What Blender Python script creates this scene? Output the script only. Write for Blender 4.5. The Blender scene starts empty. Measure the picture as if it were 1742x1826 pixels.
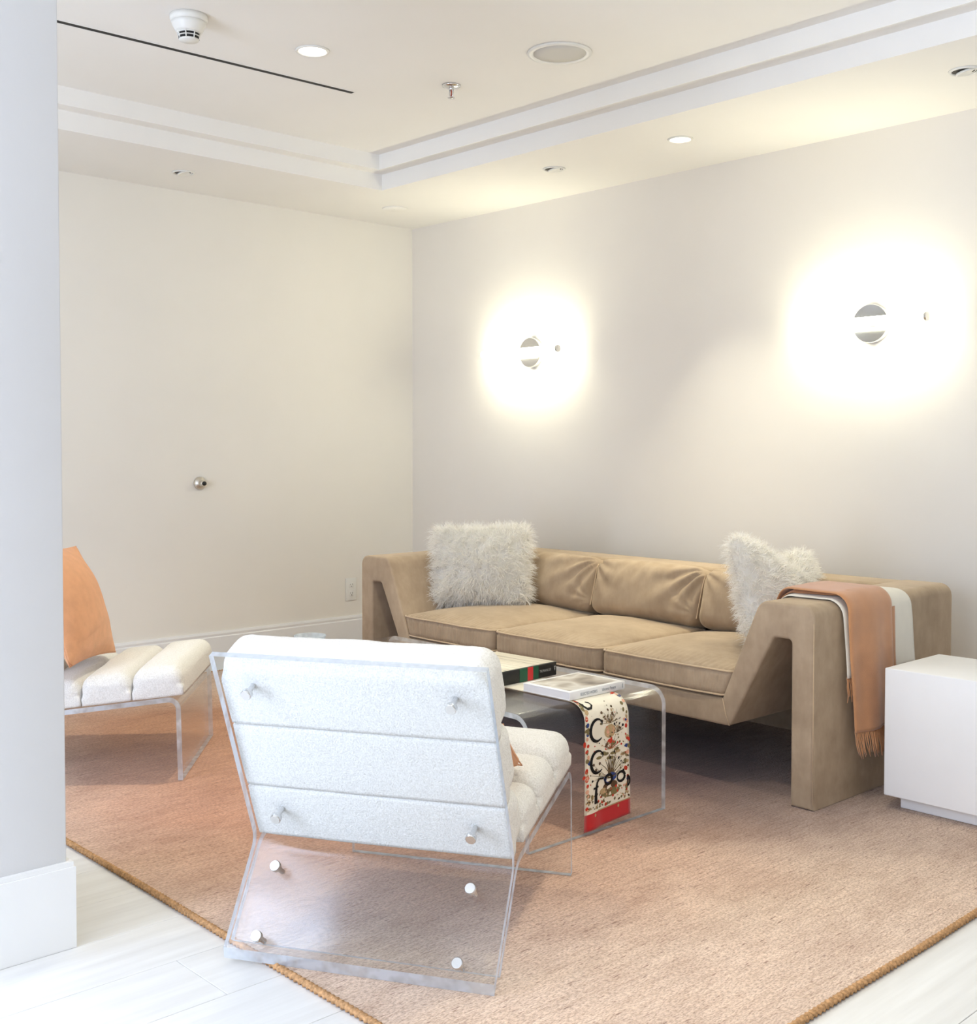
import bpy, bmesh, math, random
from mathutils import Vector, Matrix, noise
random.seed(7)
sc = bpy.context.scene
COL = sc.collection
PI = math.pi
R = math.radians

# ------------------------------------------------------------------ camera
W_, H_ = 1742.0, 1826.0
F_PX, YAW, PITCH, ROLL = 2075.19, 0.8192, -0.03105, 0.0004
CAM = Vector((5.6755, -4.6622, 1.22))
PX, PY = 868.57, 863.73
fw = Vector((-math.sin(YAW)*math.cos(PITCH), math.cos(YAW)*math.cos(PITCH), math.sin(PITCH)))
rt = Vector((math.cos(YAW), math.sin(YAW), 0))
up = rt.cross(fw)
rt2 = rt*math.cos(ROLL) + up*math.sin(ROLL)
up2 = -rt*math.sin(ROLL) + up*math.cos(ROLL)
cd = bpy.data.cameras.new('camera')
cam = bpy.data.objects.new('camera', cd); COL.objects.link(cam)
cam.matrix_world = Matrix(((rt2.x, up2.x, -fw.x, CAM.x), (rt2.y, up2.y, -fw.y, CAM.y), (rt2.z, up2.z, -fw.z, CAM.z), (0, 0, 0, 1)))
cd.sensor_fit = 'HORIZONTAL'; cd.sensor_width = 36.0
cd.lens = F_PX*36.0/W_
cd.shift_x = (W_/2 - PX)/W_
cd.shift_y = (PY - H_/2)/W_
cd.clip_start = 0.05
sc.camera = cam

# ------------------------------------------------------------------ world, exposure
world = bpy.data.worlds.new('world'); sc.world = world
world.use_nodes = True
world.node_tree.nodes['Background'].inputs[0].default_value = (0.80, 0.88, 1.0, 1)
world.node_tree.nodes['Background'].inputs[1].default_value = 0.6
sc.view_settings.view_transform = 'Standard'
sc.view_settings.look = 'None'
sc.view_settings.gamma = 1.0
sc.view_settings.use_curve_mapping = False
sc.view_settings.exposure = 0.25
sc.cycles.use_denoising = True
sc.cycles.use_adaptive_sampling = True
sc.cycles.adaptive_threshold = 0.05
sc.cycles.adaptive_min_samples = 12
sc.cycles.max_bounces = 7
sc.cycles.diffuse_bounces = 4
sc.cycles.glossy_bounces = 4
sc.cycles.transparent_max_bounces = 12
sc.cycles.transmission_bounces = 4
sc.cycles.caustics_reflective = False
sc.cycles.caustics_refractive = False

# room numbers (metres); room corner at the origin, sofa wall on y = 0, left wall on x = 0
RX, RY = 7.6, -5.6            # right wall, front (window) wall
ZC = 2.588                    # soffit
ZS1 = ZC + 0.083              # first step of the tray
ZT = ZC + 0.160               # upper ceiling
BB = 0.2116                   # baseboard height
CX0, CX1, CY0, CY1 = 2.47, 2.921, -3.95, -3.492   # free-standing pier
# windows in the front wall: x0, x1, z0, z1, watts
WINDOWS = [(2.15, 3.45, 0.10, 2.55, 90.0, (0.66, 0.77, 1.0)), (4.0, 5.2, 0.10, 2.55, 25.0, (0.70, 0.79, 1.0)), (5.7, 6.9, 0.10, 2.55, 25.0, (0.70, 0.79, 1.0))]
WARM = (1.0, 0.96, 0.76)
DOWN_W = 8.0                 # watts of one recessed downlight
SCONCE = 46.0                 # emission of a sconce tube

def area(name, loc, rot, sx, sy, watts, col, shape='RECTANGLE', spread=180):
    l = bpy.data.lights.new(name, 'AREA'); l.shape = shape; l.size = sx
    if shape in ('RECTANGLE', 'ELLIPSE'): l.size_y = sy
    l.energy = watts; l.color = col; l.spread = R(spread)
    o = bpy.data.objects.new(name, l); COL.objects.link(o)
    o.location = loc; o.rotation_euler = rot
    return o
for i, (x0, x1, z0, z1, w, wc) in enumerate(WINDOWS):     # daylight entering through the windows
    area('window_daylight', ((x0+x1)/2, RY-0.03, (z0+z1)/2), (R(90), 0, 0), x1-x0, z1-z0, w, wc)

# ------------------------------------------------------------------ helpers
def lin(r, g, b):
    f = lambda c: (c/255/12.92 if c/255 <= 0.04045 else ((c/255+0.055)/1.055)**2.4)
    return (f(r), f(g), f(b), 1.0)

def nmat(name):
    m = bpy.data.materials.new(name); m.use_nodes = True
    nt = m.node_tree; b = nt.nodes['Principled BSDF']
    return m, nt, b
def node(nt, t, **kw):
    n = nt.nodes.new(t)
    for k, v in kw.items(): setattr(n, k, v)
    return n
def mapping(nt, scale, coord='Object', rot=(0, 0, 0)):
    tc = node(nt, 'ShaderNodeTexCoord'); mp = node(nt, 'ShaderNodeMapping')
    mp.inputs['Scale'].default_value = scale; mp.inputs['Rotation'].default_value = rot
    nt.links.new(tc.outputs[coord], mp.inputs['Vector'])
    return mp.outputs['Vector']
def noise_tex(nt, vec, scale, detail=3, rough=0.5):
    n = node(nt, 'ShaderNodeTexNoise'); n.inputs['Scale'].default_value = scale
    n.inputs['Detail'].default_value = detail; n.inputs['Roughness'].default_value = rough
    nt.links.new(vec, n.inputs['Vector'])
    return n.outputs['Fac']
def ramp(nt, fac, stops):
    r = node(nt, 'ShaderNodeValToRGB')
    els = r.color_ramp.elements
    while len(els) < len(stops): els.new(0.5)
    for e, (p, c) in zip(els, stops): e.position = p; e.color = c
    nt.links.new(fac, r.inputs['Fac'])
    return r.outputs['Color']
def mixc(nt, fac, a, b, blend='MIX'):
    m = node(nt, 'ShaderNodeMix', data_type='RGBA', blend_type=blend)
    for s, v in ((m.inputs['Factor'], fac), (m.inputs['A'], a), (m.inputs['B'], b)):
        pass
    def put(sock, v):
        if isinstance(v, (float, int)): sock.default_value = v
        elif isinstance(v, tuple): sock.default_value = v
        else: nt.links.new(v, sock)
    put(m.inputs[0], fac); put(m.inputs[6], a); put(m.inputs[7], b)
    return m.outputs[2]
def bump(nt, b, h, strength=0.3, dist=0.01):
    n = node(nt, 'ShaderNodeBump'); n.inputs['Strength'].default_value = strength; n.inputs['Distance'].default_value = dist
    nt.links.new(h, n.inputs['Height']); nt.links.new(n.outputs['Normal'], b.inputs['Normal'])

def simple(name, col, rough=0.5, metal=0.0, spec=0.5, var=0.0, vscale=30.0, bmp=0.0, bscale=300.0, emis=None, sheen=0.0):
    m, nt, b = nmat(name)
    b.inputs['Base Color'].default_value = col; b.inputs['Roughness'].default_value = rough
    b.inputs['Metallic'].default_value = metal; b.inputs['Specular IOR Level'].default_value = spec
    if sheen: b.inputs['Sheen Weight'].default_value = sheen
    if var or bmp: vec = mapping(nt, (1, 1, 1))
    if var:
        f = noise_tex(nt, vec, vscale, 4)
        c0 = tuple(max(0, c*(1-var)) for c in col[:3]) + (1,); c1 = tuple(min(1, c*(1+var)) for c in col[:3]) + (1,)
        nt.links.new(ramp(nt, f, [(0.3, c0), (0.7, c1)]), b.inputs['Base Color'])
    if bmp: bump(nt, b, noise_tex(nt, vec, bscale, 3), bmp, 0.004)
    if emis:
        b.inputs['Emission Color'].default_value = emis[0]; b.inputs['Emission Strength'].default_value = emis[1]
    return m

def link(name, me, mat=None, parent=None, smooth=False):
    o = bpy.data.objects.new(name, me); COL.objects.link(o)
    if mat is not None:
        for mm in (mat if isinstance(mat, (list, tuple)) else [mat]): me.materials.append(mm)
    if smooth:
        me.polygons.foreach_set('use_smooth', [True]*len(me.polygons))
    if parent is not None: o.parent = parent
    return o
def mesh(name, vs, fs, mat=None, parent=None, smooth=False, mi=None):
    me = bpy.data.meshes.new(name)
    me.from_pydata([tuple(v) for v in vs], [], fs); me.update()
    if mi: me.polygons.foreach_set('material_index', mi)
    return link(name, me, mat, parent, smooth)
def thing(name, label, cat, loc=(0, 0, 0), rz=0.0, group=None):
    o = bpy.data.objects.new(name, None); COL.objects.link(o)
    o.empty_display_size = 0.1
    o.location = loc; o.rotation_euler = (0, 0, rz)
    return tag(o, label, cat, group)
def tag(o, label, cat, group=None):
    o['label'] = label; o['category'] = cat
    if group: o['group'] = group
    return o
def struct(o):
    o['kind'] = 'structure'; return o
def stuff(o):
    o['kind'] = 'stuff'; return o

class MB:
    """collects verts and faces of one mesh"""
    def __init__(s): s.v = []; s.f = []; s.m = []
    def add(s, vs, fs, mi=0):
        n = len(s.v); s.v += [tuple(v) for v in vs]; s.f += [tuple(i+n for i in f) for f in fs]; s.m += [mi]*len(fs)
    def box(s, x0, x1, y0, y1, z0, z1, mi=0):
        s.add([(x0,y0,z0),(x1,y0,z0),(x1,y1,z0),(x0,y1,z0),(x0,y0,z1),(x1,y0,z1),(x1,y1,z1),(x0,y1,z1)],
              [(0,3,2,1),(4,5,6,7),(0,1,5,4),(1,2,6,5),(2,3,7,6),(3,0,4,7)], mi)
    def lathe(s, prof, seg=24, mat=Matrix(), mi=0, cap=True):
        vs = []; n = len(prof)
        for k in range(seg):
            a = 2*PI*k/seg
            for r, z in prof: vs.append(mat @ Vector((r*math.cos(a), r*math.sin(a), z)))
        fs = []
        for k in range(seg):
            k2 = (k+1) % seg
            for i in range(n-1): fs.append((k*n+i, k2*n+i, k2*n+i+1, k*n+i+1))
        if cap:
            fs.append(tuple(k*n for k in reversed(range(seg)))); fs.append(tuple(k*n+n-1 for k in range(seg)))
        s.add(vs, fs, mi)
    def tube(s, pts, rad, seg=8, mi=0, cap=True, closed=False):
        pts = [Vector(p) for p in pts]; n = len(pts)
        rr = rad if isinstance(rad, (list, tuple)) else [rad]*n
        vs = []; prev = None
        for i, p in enumerate(pts):
            if closed: t = pts[(i+1) % n] - pts[i-1]
            else: t = pts[min(i+1, n-1)] - pts[max(i-1, 0)]
            t.normalize()
            a = prev if prev is not None else (Vector((0, 0, 1)) if abs(t.z) < 0.9 else Vector((1, 0, 0)))
            a = (a - t*a.dot(t)).normalized(); b = t.cross(a); prev = a
            for k in range(seg):
                w = 2*PI*k/seg; vs.append(p + (a*math.cos(w) + b*math.sin(w))*rr[i])
        fs = []
        for i in range(n if closed else n-1):
            j = (i+1) % n
            for k in range(seg):
                k2 = (k+1) % seg; fs.append((i*seg+k, i*seg+k2, j*seg+k2, j*seg+k))
        if cap and not closed:
            fs.append(tuple(reversed(range(seg)))); fs.append(tuple((n-1)*seg+k for k in range(seg)))
        s.add(vs, fs, mi)
    def build(s, name, mat, parent=None, smooth=False):
        return mesh(name, s.v, s.f, mat, parent, smooth, s.m if max(s.m or [0]) else None)

def box_obj(name, x0, x1, y0, y1, z0, z1, mat, parent=None, bev=0.0, seg=2):
    bm = bmesh.new(); bmesh.ops.create_cube(bm, size=1)
    for v in bm.verts:
        v.co = Vector(((x0+x1)/2+v.co.x*(x1-x0), (y0+y1)/2+v.co.y*(y1-y0), (z0+z1)/2+v.co.z*(z1-z0)))
    if bev: bmesh.ops.bevel(bm, geom=bm.edges[:], offset=bev, segments=seg, profile=0.5, affect='EDGES')
    me = bpy.data.meshes.new(name); bm.to_mesh(me); bm.free()
    return link(name, me, mat, parent, bool(bev))

def axis_coords(h, r, n, k):
    c = [h - r + r*math.tan(R(45)*j/k) for j in range(k+1)]
    a = [-x for x in reversed(c)]
    mid = [-(h-r) + 2*(h-r)*j/n for j in range(1, n)]
    return a + mid + c
def block(h, r, n, k=4, fn=None):
    """closed rounded block: half sizes h, edge radius r, n divisions per axis; fn(p, normal) reshapes it"""
    ax = [axis_coords(h[i], r, n[i], k) for i in range(3)]
    L = [len(a) for a in ax]; idx = {}; vs = []; fs = []
    def vid(i, j, q):
        key = (i, j, q)
        if key not in idx:
            p = Vector((ax[0][i], ax[1][j], ax[2][q]))
            inn = Vector([max(-(h[t]-r), min(h[t]-r, p[t])) for t in range(3)])
            d = (p - inn).normalized(); w = inn + d*r
            if fn: w = fn(w, d)
            idx[key] = len(vs); vs.append(w)
        return idx[key]
    for side in (0, 1):
        q = 0 if side == 0 else L[2]-1
        for i in range(L[0]-1):
            for j in range(L[1]-1):
                f = (vid(i,j,q), vid(i+1,j,q), vid(i+1,j+1,q), vid(i,j+1,q)); fs.append(f if side else f[::-1])
        q = 0 if side == 0 else L[1]-1
        for i in range(L[0]-1):
            for j in range(L[2]-1):
                f = (vid(i,q,j), vid(i,q,j+1), vid(i+1,q,j+1), vid(i+1,q,j)); fs.append(f if side else f[::-1])
        q = 0 if side == 0 else L[0]-1
        for i in range(L[1]-1):
            for j in range(L[2]-1):
                f = (vid(q,i,j), vid(q,i+1,j), vid(q,i+1,j+1), vid(q,i,j+1)); fs.append(f if side else f[::-1])
    return vs, fs

def fillet(pts, rads, seg=6):
    """polyline (2D) with rounded corners"""
    out = [Vector(pts[0])]
    for i in range(1, len(pts)-1):
        p0, p1, p2 = Vector(pts[i-1]), Vector(pts[i]), Vector(pts[i+1]); r = rads[i]
        if not r: out.append(p1); continue
        a = (p0-p1).normalized(); b = (p2-p1).normalized()
        ang = math.acos(max(-1, min(1, a.dot(b)))); d = r/math.tan(ang/2)
        c = p1 + (a+b).normalized()*(r/math.sin(ang/2))
        s = p1 + a*d - c; e = p1 + b*d - c
        a0 = math.atan2(s.y, s.x); a1 = math.atan2(e.y, e.x); da = (a1-a0+PI) % (2*PI) - PI
        for k in range(seg+1):
            t = a0 + da*k/seg; out.append(c + Vector((math.cos(t), math.sin(t)))*r)
    out.append(Vector(pts[-1]))
    return out
def sheet(path, th, w, frame, chamfer=0.0):
    """bent sheet: 2D path, thickness, width; frame(u, v, lateral) -> 3D. Material 0 faces, 1 edges"""
    n = len(path); a = []; b = []
    for i in range(n):
        t0 = (path[i]-path[i-1]).normalized() if i else None
        t1 = (path[i+1]-path[i]).normalized() if i < n-1 else None
        t = ((t0 or t1) + (t1 or t0)).normalized(); nn = Vector((-t.y, t.x))
        if t0 and t1: nn = nn / max(0.5, nn.dot(Vector((-t0.y, t0.x))))
        a.append(path[i] + nn*th/2 + (t*chamfer if i == 0 else Vector((0, 0)))); b.append(path[i] - nn*th/2)
    vs = []
    for x in (-w/2, w/2):
        for q in a: vs.append(frame(q.x, q.y, x))
        for q in b: vs.append(frame(q.x, q.y, x))
    fs = []; mi = []
    A0, B0, A1, B1 = 0, n, 2*n, 3*n
    for i in range(n-1):
        fs.append((A0+i, A1+i, A1+i+1, A0+i+1)); mi.append(0)
        fs.append((B0+i, B0+i+1, B1+i+1, B1+i)); mi.append(0)
        fs.append((A0+i, A0+i+1, B0+i+1, B0+i)); mi.append(1)
        fs.append((A1+i, B1+i, B1+i+1, A1+i+1)); mi.append(1)
    fs.append((A0, B0, B1, A1)); mi.append(1)
    fs.append((A0+n-1, A1+n-1, B1+n-1, B0+n-1)); mi.append(1)
    return vs, fs, mi
def copy_tree(o, parent=None):
    c = o.copy(); COL.objects.link(c); c.parent = parent
    for ch in list(o.children): copy_tree(ch, c)
    return c
def nz(p, s): return noise.noise(Vector(p)*s)

# ------------------------------------------------------------------ materials
M = {}
def paint(name, col, var=0.015):
    m, nt, b = nmat(name); vec = mapping(nt, (1, 1, 1))
    c0 = tuple(c*(1-var) for c in col[:3]) + (1,); c1 = tuple(min(1, c*(1+var)) for c in col[:3]) + (1,)
    nt.links.new(ramp(nt, noise_tex(nt, vec, 1.6, 3), [(0.3, c0), (0.7, c1)]), b.inputs['Base Color'])
    b.inputs['Roughness'].default_value = 0.75; b.inputs['Specular IOR Level'].default_value = 0.25
    bump(nt, b, noise_tex(nt, vec, 220, 2), 0.05, 0.002)
    return m
M['wall'] = paint('wall_paint', lin(241, 236, 225))
M['ceil'] = paint('ceiling_paint', lin(247, 244, 237))
M['wall_p'] = paint('shaded_wall_paint', lin(223, 222, 221))  # same wall paint, greyed so the pier's dimmer light sits in the colour
M['wall_b'] = paint('grey_white_paint', lin(237, 231, 221))
M['trim'] = simple('trim_paint', lin(240, 239, 236), 0.4, bmp=0.03)
M['white'] = simple('white_lacquer', lin(240, 239, 237), 0.45, var=0.015, vscale=6, bmp=0.02)
M['plastic'] = simple('white_plastic', lin(238, 236, 228), 0.35, bmp=0.01)
M['ivory'] = simple('pale_grille', lin(214, 211, 203), 0.7, bmp=0.2, bscale=900)
M['black'] = simple('black_void', lin(14, 13, 12), 0.6, bmp=0.02)
M['dark'] = simple('dark_slot', lin(60, 55, 48), 0.6, bmp=0.02)
M['chrome'] = simple('polished_chrome', lin(222, 222, 222), 0.12, 1.0, var=0.02)
M['steel'] = simple('satin_steel', lin(214, 208, 196), 0.42, 1.0, var=0.03)
M['rubber'] = simple('black_rubber', lin(22, 22, 20), 0.6, bmp=0.05)
M['sconce'] = simple('sconce_tube_glass', lin(255, 250, 240), 0.4, emis=((1.0, 0.985, 0.765, 1), SCONCE), var=0.001)
M['lens'] = simple('lit_lens', lin(255, 250, 240), 0.4, emis=((1.0, 0.93, 0.80, 1), 9.0), var=0.001)

def acrylic():
    m, nt, b = nmat('clear_acrylic'); nt.nodes.remove(b)
    out = nt.nodes['Material Output']
    tr = node(nt, 'ShaderNodeBsdfTransparent'); tr.inputs[0].default_value = (0.975, 0.985, 0.99, 1)
    gl = node(nt, 'ShaderNodeBsdfGlossy'); gl.inputs['Roughness'].default_value = 0.045
    gl.inputs['Color'].default_value = (1, 1, 1, 1)
    lw = node(nt, 'ShaderNodeLayerWeight'); lw.inputs['Blend'].default_value = 0.5
    pw = node(nt, 'ShaderNodeMath', operation='POWER'); nt.links.new(lw.outputs['Facing'], pw.inputs[0]); pw.inputs[1].default_value = 5.0
    fr = node(nt, 'ShaderNodeMath', operation='MULTIPLY_ADD'); nt.links.new(pw.outputs[0], fr.inputs[0]); fr.inputs[1].default_value = 0.85; fr.inputs[2].default_value = 0.016
    vec = mapping(nt, (1, 1, 1)); n = noise_tex(nt, vec, 4.0, 2)
    nt.links.new(ramp(nt, n, [(0.3, (0.08,)*3+(1,)), (0.75, (0.20,)*3+(1,))]), gl.inputs['Roughness'])
    mx = node(nt, 'ShaderNodeMixShader')
    nt.links.new(fr.outputs[0], mx.inputs[0]); nt.links.new(tr.outputs[0], mx.inputs[1]); nt.links.new(gl.outputs[0], mx.inputs[2])
    nt.links.new(mx.outputs[0], out.inputs['Surface'])
    return m
def acrylic_edge():
    m, nt, b = nmat('polished_acrylic_edge'); nt.nodes.remove(b)
    out = nt.nodes['Material Output']
    tr = node(nt, 'ShaderNodeBsdfTransparent'); tr.inputs[0].default_value = (0.93, 0.96, 0.98, 1)
    gl = node(nt, 'ShaderNodeBsdfGlossy'); gl.inputs['Roughness'].default_value = 0.12
    tl = node(nt, 'ShaderNodeBsdfTranslucent'); tl.inputs[0].default_value = (0.78, 0.85, 0.93, 1)
    df = node(nt, 'ShaderNodeBsdfDiffuse'); df.inputs[0].default_value = (0.72, 0.79, 0.88, 1)
    a = node(nt, 'ShaderNodeMixShader'); a.inputs[0].default_value = 0.5
    nt.links.new(tl.outputs[0], a.inputs[1]); nt.links.new(df.outputs[0], a.inputs[2])
    c = node(nt, 'ShaderNodeMixShader'); c.inputs[0].default_value = 0.28
    nt.links.new(a.outputs[0], c.inputs[1]); nt.links.new(gl.outputs[0], c.inputs[2])
    vec = mapping(nt, (1, 1, 1)); n = noise_tex(nt, vec, 22.0, 2)
    d = node(nt, 'ShaderNodeMixShader')
    nt.links.new(ramp(nt, n, [(0.38, (0.55,)*3+(1,)), (0.6, (0.9,)*3+(1,))]), d.inputs[0])
    nt.links.new(tr.outputs[0], d.inputs[1]); nt.links.new(c.outputs[0], d.inputs[2])
    nt.links.new(d.outputs[0], out.inputs['Surface'])
    return m
M['acr'] = acrylic(); M['acr_e'] = acrylic_edge()

def boucle():
    m, nt, b = nmat('white_boucle'); vec = mapping(nt, (1, 1, 1))
    n1 = noise_tex(nt, vec, 260, 3, 0.6); n2 = noise_tex(nt, vec, 90, 3, 0.6)
    nt.links.new(ramp(nt, n1, [(0.3, lin(214, 209, 200)), (0.62, lin(238, 234, 227))]), b.inputs['Base Color'])
    b.inputs['Roughness'].default_value = 0.95; b.inputs['Specular IOR Level'].default_value = 0.1
    b.inputs['Sheen Weight'].default_value = 0.3
    ad = node(nt, 'ShaderNodeMath', operation='ADD'); nt.links.new(n1, ad.inputs[0]); nt.links.new(n2, ad.inputs[1])
    bump(nt, b, ad.outputs[0], 0.55, 0.004)
    return m
M['boucle'] = boucle()
def velvet(name, lo, mid, hi):
    m, nt, b = nmat(name); vec = mapping(nt, (1, 1, 1))
    n1 = noise_tex(nt, vec, 5.5, 4, 0.6)
    v2 = mapping(nt, (30, 30, 12)); n2 = noise_tex(nt, v2, 1.0, 4, 0.65)
    c = ramp(nt, n1, [(0.25, lo), (0.5, mid), (0.78, hi)])
    c = mixc(nt, 0.25, c, ramp(nt, n2, [(0.3, lo), (0.7, hi)]))
    nt.links.new(c, b.inputs['Base Color'])
    b.inputs['Roughness'].default_value = 0.8; b.inputs['Specular IOR Level'].default_value = 0.15
    b.inputs['Sheen Weight'].default_value = 0.55; b.inputs['Sheen Roughness'].default_value = 0.4
    b.inputs['Sheen Tint'].default_value = lin(240, 220, 190)
    n3 = noise_tex(nt, vec, 420, 2)
    bump(nt, b, n3, 0.12, 0.002)
    return m
M['velvet'] = velvet('taupe_velvet', lin(146, 125, 102), lin(169, 148, 123), lin(188, 167, 141))
M['pipe'] = simple('velvet_welt', lin(192, 166, 132), 0.7, var=0.06, vscale=60, sheen=0.4)
def fur_mat():
    m, nt, b = nmat('white_long_fur'); nt.nodes.remove(b); out = nt.nodes['Material Output']
    n = noise_tex(nt, mapping(nt, (1, 1, 1)), 30, 3); c = ramp(nt, n, [(0.3, lin(250, 247, 240)), (0.7, lin(255, 253, 249))])
    df = node(nt, 'ShaderNodeBsdfDiffuse'); tl = node(nt, 'ShaderNodeBsdfTranslucent'); mx = node(nt, 'ShaderNodeMixShader'); mx.inputs[0].default_value = 0.5
    nt.links.new(c, df.inputs[0]); nt.links.new(c, tl.inputs[0]); nt.links.new(df.outputs[0], mx.inputs[1]); nt.links.new(tl.outputs[0], mx.inputs[2])
    nt.links.new(mx.outputs[0], out.inputs['Surface'])
    return m
M['fur'] = fur_mat()
M['peach'] = simple('peach_linen', lin(222, 164, 124), 0.85, spec=0.15, var=0.06, vscale=25, bmp=0.35, bscale=420, sheen=0.15)
M['camel'] = simple('camel_wool', lin(198, 142, 98), 0.9, spec=0.1, var=0.08, vscale=14, bmp=0.3, bscale=500, sheen=0.5)
M['cream'] = simple('cream_wool', lin(236, 230, 214), 0.9, spec=0.1, var=0.03, vscale=14, bmp=0.25, bscale=500, sheen=0.4)
M['jute'] = simple('jute_binding', lin(188, 146, 104), 0.9, spec=0.1, var=0.35, vscale=130, bmp=0.4, bscale=700)

def rug_mat():
    m, nt, b = nmat('ombre_wool_rug')
    tc = node(nt, 'ShaderNodeTexCoord'); sep = node(nt, 'ShaderNodeSeparateXYZ')
    nt.links.new(tc.outputs['Object'], sep.inputs[0])
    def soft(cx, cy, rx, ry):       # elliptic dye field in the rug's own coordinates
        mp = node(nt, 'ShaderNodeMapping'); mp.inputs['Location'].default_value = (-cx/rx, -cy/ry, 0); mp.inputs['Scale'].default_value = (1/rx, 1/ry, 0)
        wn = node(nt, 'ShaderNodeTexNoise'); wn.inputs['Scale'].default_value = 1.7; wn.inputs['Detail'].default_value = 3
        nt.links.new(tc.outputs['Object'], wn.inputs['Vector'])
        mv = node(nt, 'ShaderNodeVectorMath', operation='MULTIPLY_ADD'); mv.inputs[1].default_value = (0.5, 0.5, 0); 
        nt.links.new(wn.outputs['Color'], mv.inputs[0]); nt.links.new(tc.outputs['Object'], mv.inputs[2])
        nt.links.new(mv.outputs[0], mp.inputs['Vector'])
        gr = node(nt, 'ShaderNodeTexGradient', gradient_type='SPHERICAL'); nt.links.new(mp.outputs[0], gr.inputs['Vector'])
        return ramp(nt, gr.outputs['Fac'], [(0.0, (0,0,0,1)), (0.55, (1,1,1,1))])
    base = lin(211, 187, 166)
    c = mixc(nt, soft(2.55, -1.95, 1.7, 1.25), base, lin(194, 146, 119))          # rose terracotta field
    c = mixc(nt, soft(1.5, -2.0, 1.1, 0.75), c, lin(184, 136, 103))               # rust field on the left
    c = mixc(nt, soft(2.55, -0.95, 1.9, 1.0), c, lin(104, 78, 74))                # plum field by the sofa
    v1 = mapping(nt, (110, 9.0, 1)); st = noise_tex(nt, v1, 1.0, 3, 0.6)            # dashes of the weave
    v2 = mapping(nt, (260, 90, 1)); kn = noise_tex(nt, v2, 1.0, 2, 0.6)             # knots
    v3 = mapping(nt, (4.5, 2.2, 1)); ab = noise_tex(nt, v3, 1.0, 5, 0.65)            # abrash
    v4 = mapping(nt, (150, 22, 1)); dd = noise_tex(nt, v4, 1.0, 1, 0.5)             # sparse dark yarn ends
    c = mixc(nt, 0.8, c, ramp(nt, ab, [(0.30, (0.80, 0.74, 0.70, 1)), (0.5, (1, 1, 1, 1)), (0.72, (1.16, 1.16, 1.15, 1))]), 'MULTIPLY')
    c = mixc(nt, 0.7, c, ramp(nt, st, [(0.30, (0.74, 0.66, 0.60, 1)), (0.62, (1.10, 1.10, 1.10, 1))]), 'MULTIPLY')
    c = mixc(nt, 0.85, c, ramp(nt, kn, [(0.32, (0.62, 0.54, 0.50, 1)), (0.58, (1.16, 1.16, 1.16, 1))]), 'MULTIPLY')
    c = mixc(nt, 0.8, c, ramp(nt, dd, [(0.27, (0.40, 0.30, 0.26, 1)), (0.33, (1, 1, 1, 1))]), 'MULTIPLY')
    nt.links.new(c, b.inputs['Base Color'])
    b.inputs['Roughness'].default_value = 0.95; b.inputs['Specular IOR Level'].default_value = 0.1; b.inputs['Sheen Weight'].default_value = 0.2
    ad = node(nt, 'ShaderNodeMath', operation='ADD'); nt.links.new(st, ad.inputs[0]); nt.links.new(kn, ad.inputs[1])
    bump(nt, b, ad.outputs[0], 0.5, 0.006)
    return m
M['rug'] = rug_mat()
def plank_mat():
    m, nt, b = nmat('white_oak_plank')
    oi = node(nt, 'ShaderNodeObjectInfo'); vec = mapping(nt, (22, 1.4, 1))
    f = noise_tex(nt, vec, 1.0, 4, 0.6)
    c = ramp(nt, f, [(0.3, lin(219, 217, 213)), (0.7, lin(233, 232, 229))])
    c = mixc(nt, 0.5, c, ramp(nt, oi.outputs['Random'], [(0, (0.96, 0.955, 0.95, 1)), (1, (1.02, 1.02, 1.02, 1))]), 'MULTIPLY')
    nt.links.new(c, b.inputs['Base Color']); b.inputs['Roughness'].default_value = 0.42; b.inputs['Specular IOR Level'].default_value = 0.35
    bump(nt, b, f, 0.05, 0.002)
    return m
M['plank'] = plank_mat()
M['subfloor'] = simple('grey_subfloor', lin(196, 192, 186), 0.8, var=0.03)

# ------------------------------------------------------------------ room shell
struct(box_obj('wall_left', -0.15, 0, RY, 0.15, 0, ZC+0.5, M['wall']))
struct(box_obj('wall_back', 0, RX, 0, 0.15, 0, ZC+0.5, M['wall_b']))
struct(box_obj('wall_right', RX, RX+0.15, RY, 0.15, 0, ZC+0.5, M['wall']))
# front wall with window openings
xs = [-0.15]
for w in WINDOWS: xs += [w[0], w[1]]
xs.append(RX+0.15)
mb = MB()
for i in range(0, len(xs), 2): mb.box(xs[i], xs[i+1], RY-0.2, RY, 0, ZC+0.5)
for w in WINDOWS:
    mb.box(w[0], w[1], RY-0.2, RY, 0, w[2]); mb.box(w[0], w[1], RY-0.2, RY, w[3], ZC+0.5)
struct(mb.build('wall_front', M['wall']))
for i, w in enumerate(WINDOWS):
    mb = MB(); t = 0.05
    mb.box(w[0], w[1], RY-0.02, RY+0.03, w[2], w[2]+t); mb.box(w[0], w[1], RY-0.02, RY+0.03, w[3]-t, w[3])
    mb.box(w[0], w[0]+t, RY-0.02, RY+0.03, w[2]+t, w[3]-t); mb.box(w[1]-t, w[1], RY-0.02, RY+0.03, w[2]+t, w[3]-t)
    struct(mb.build('window_%d' % (i+1), M['trim']))
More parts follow.
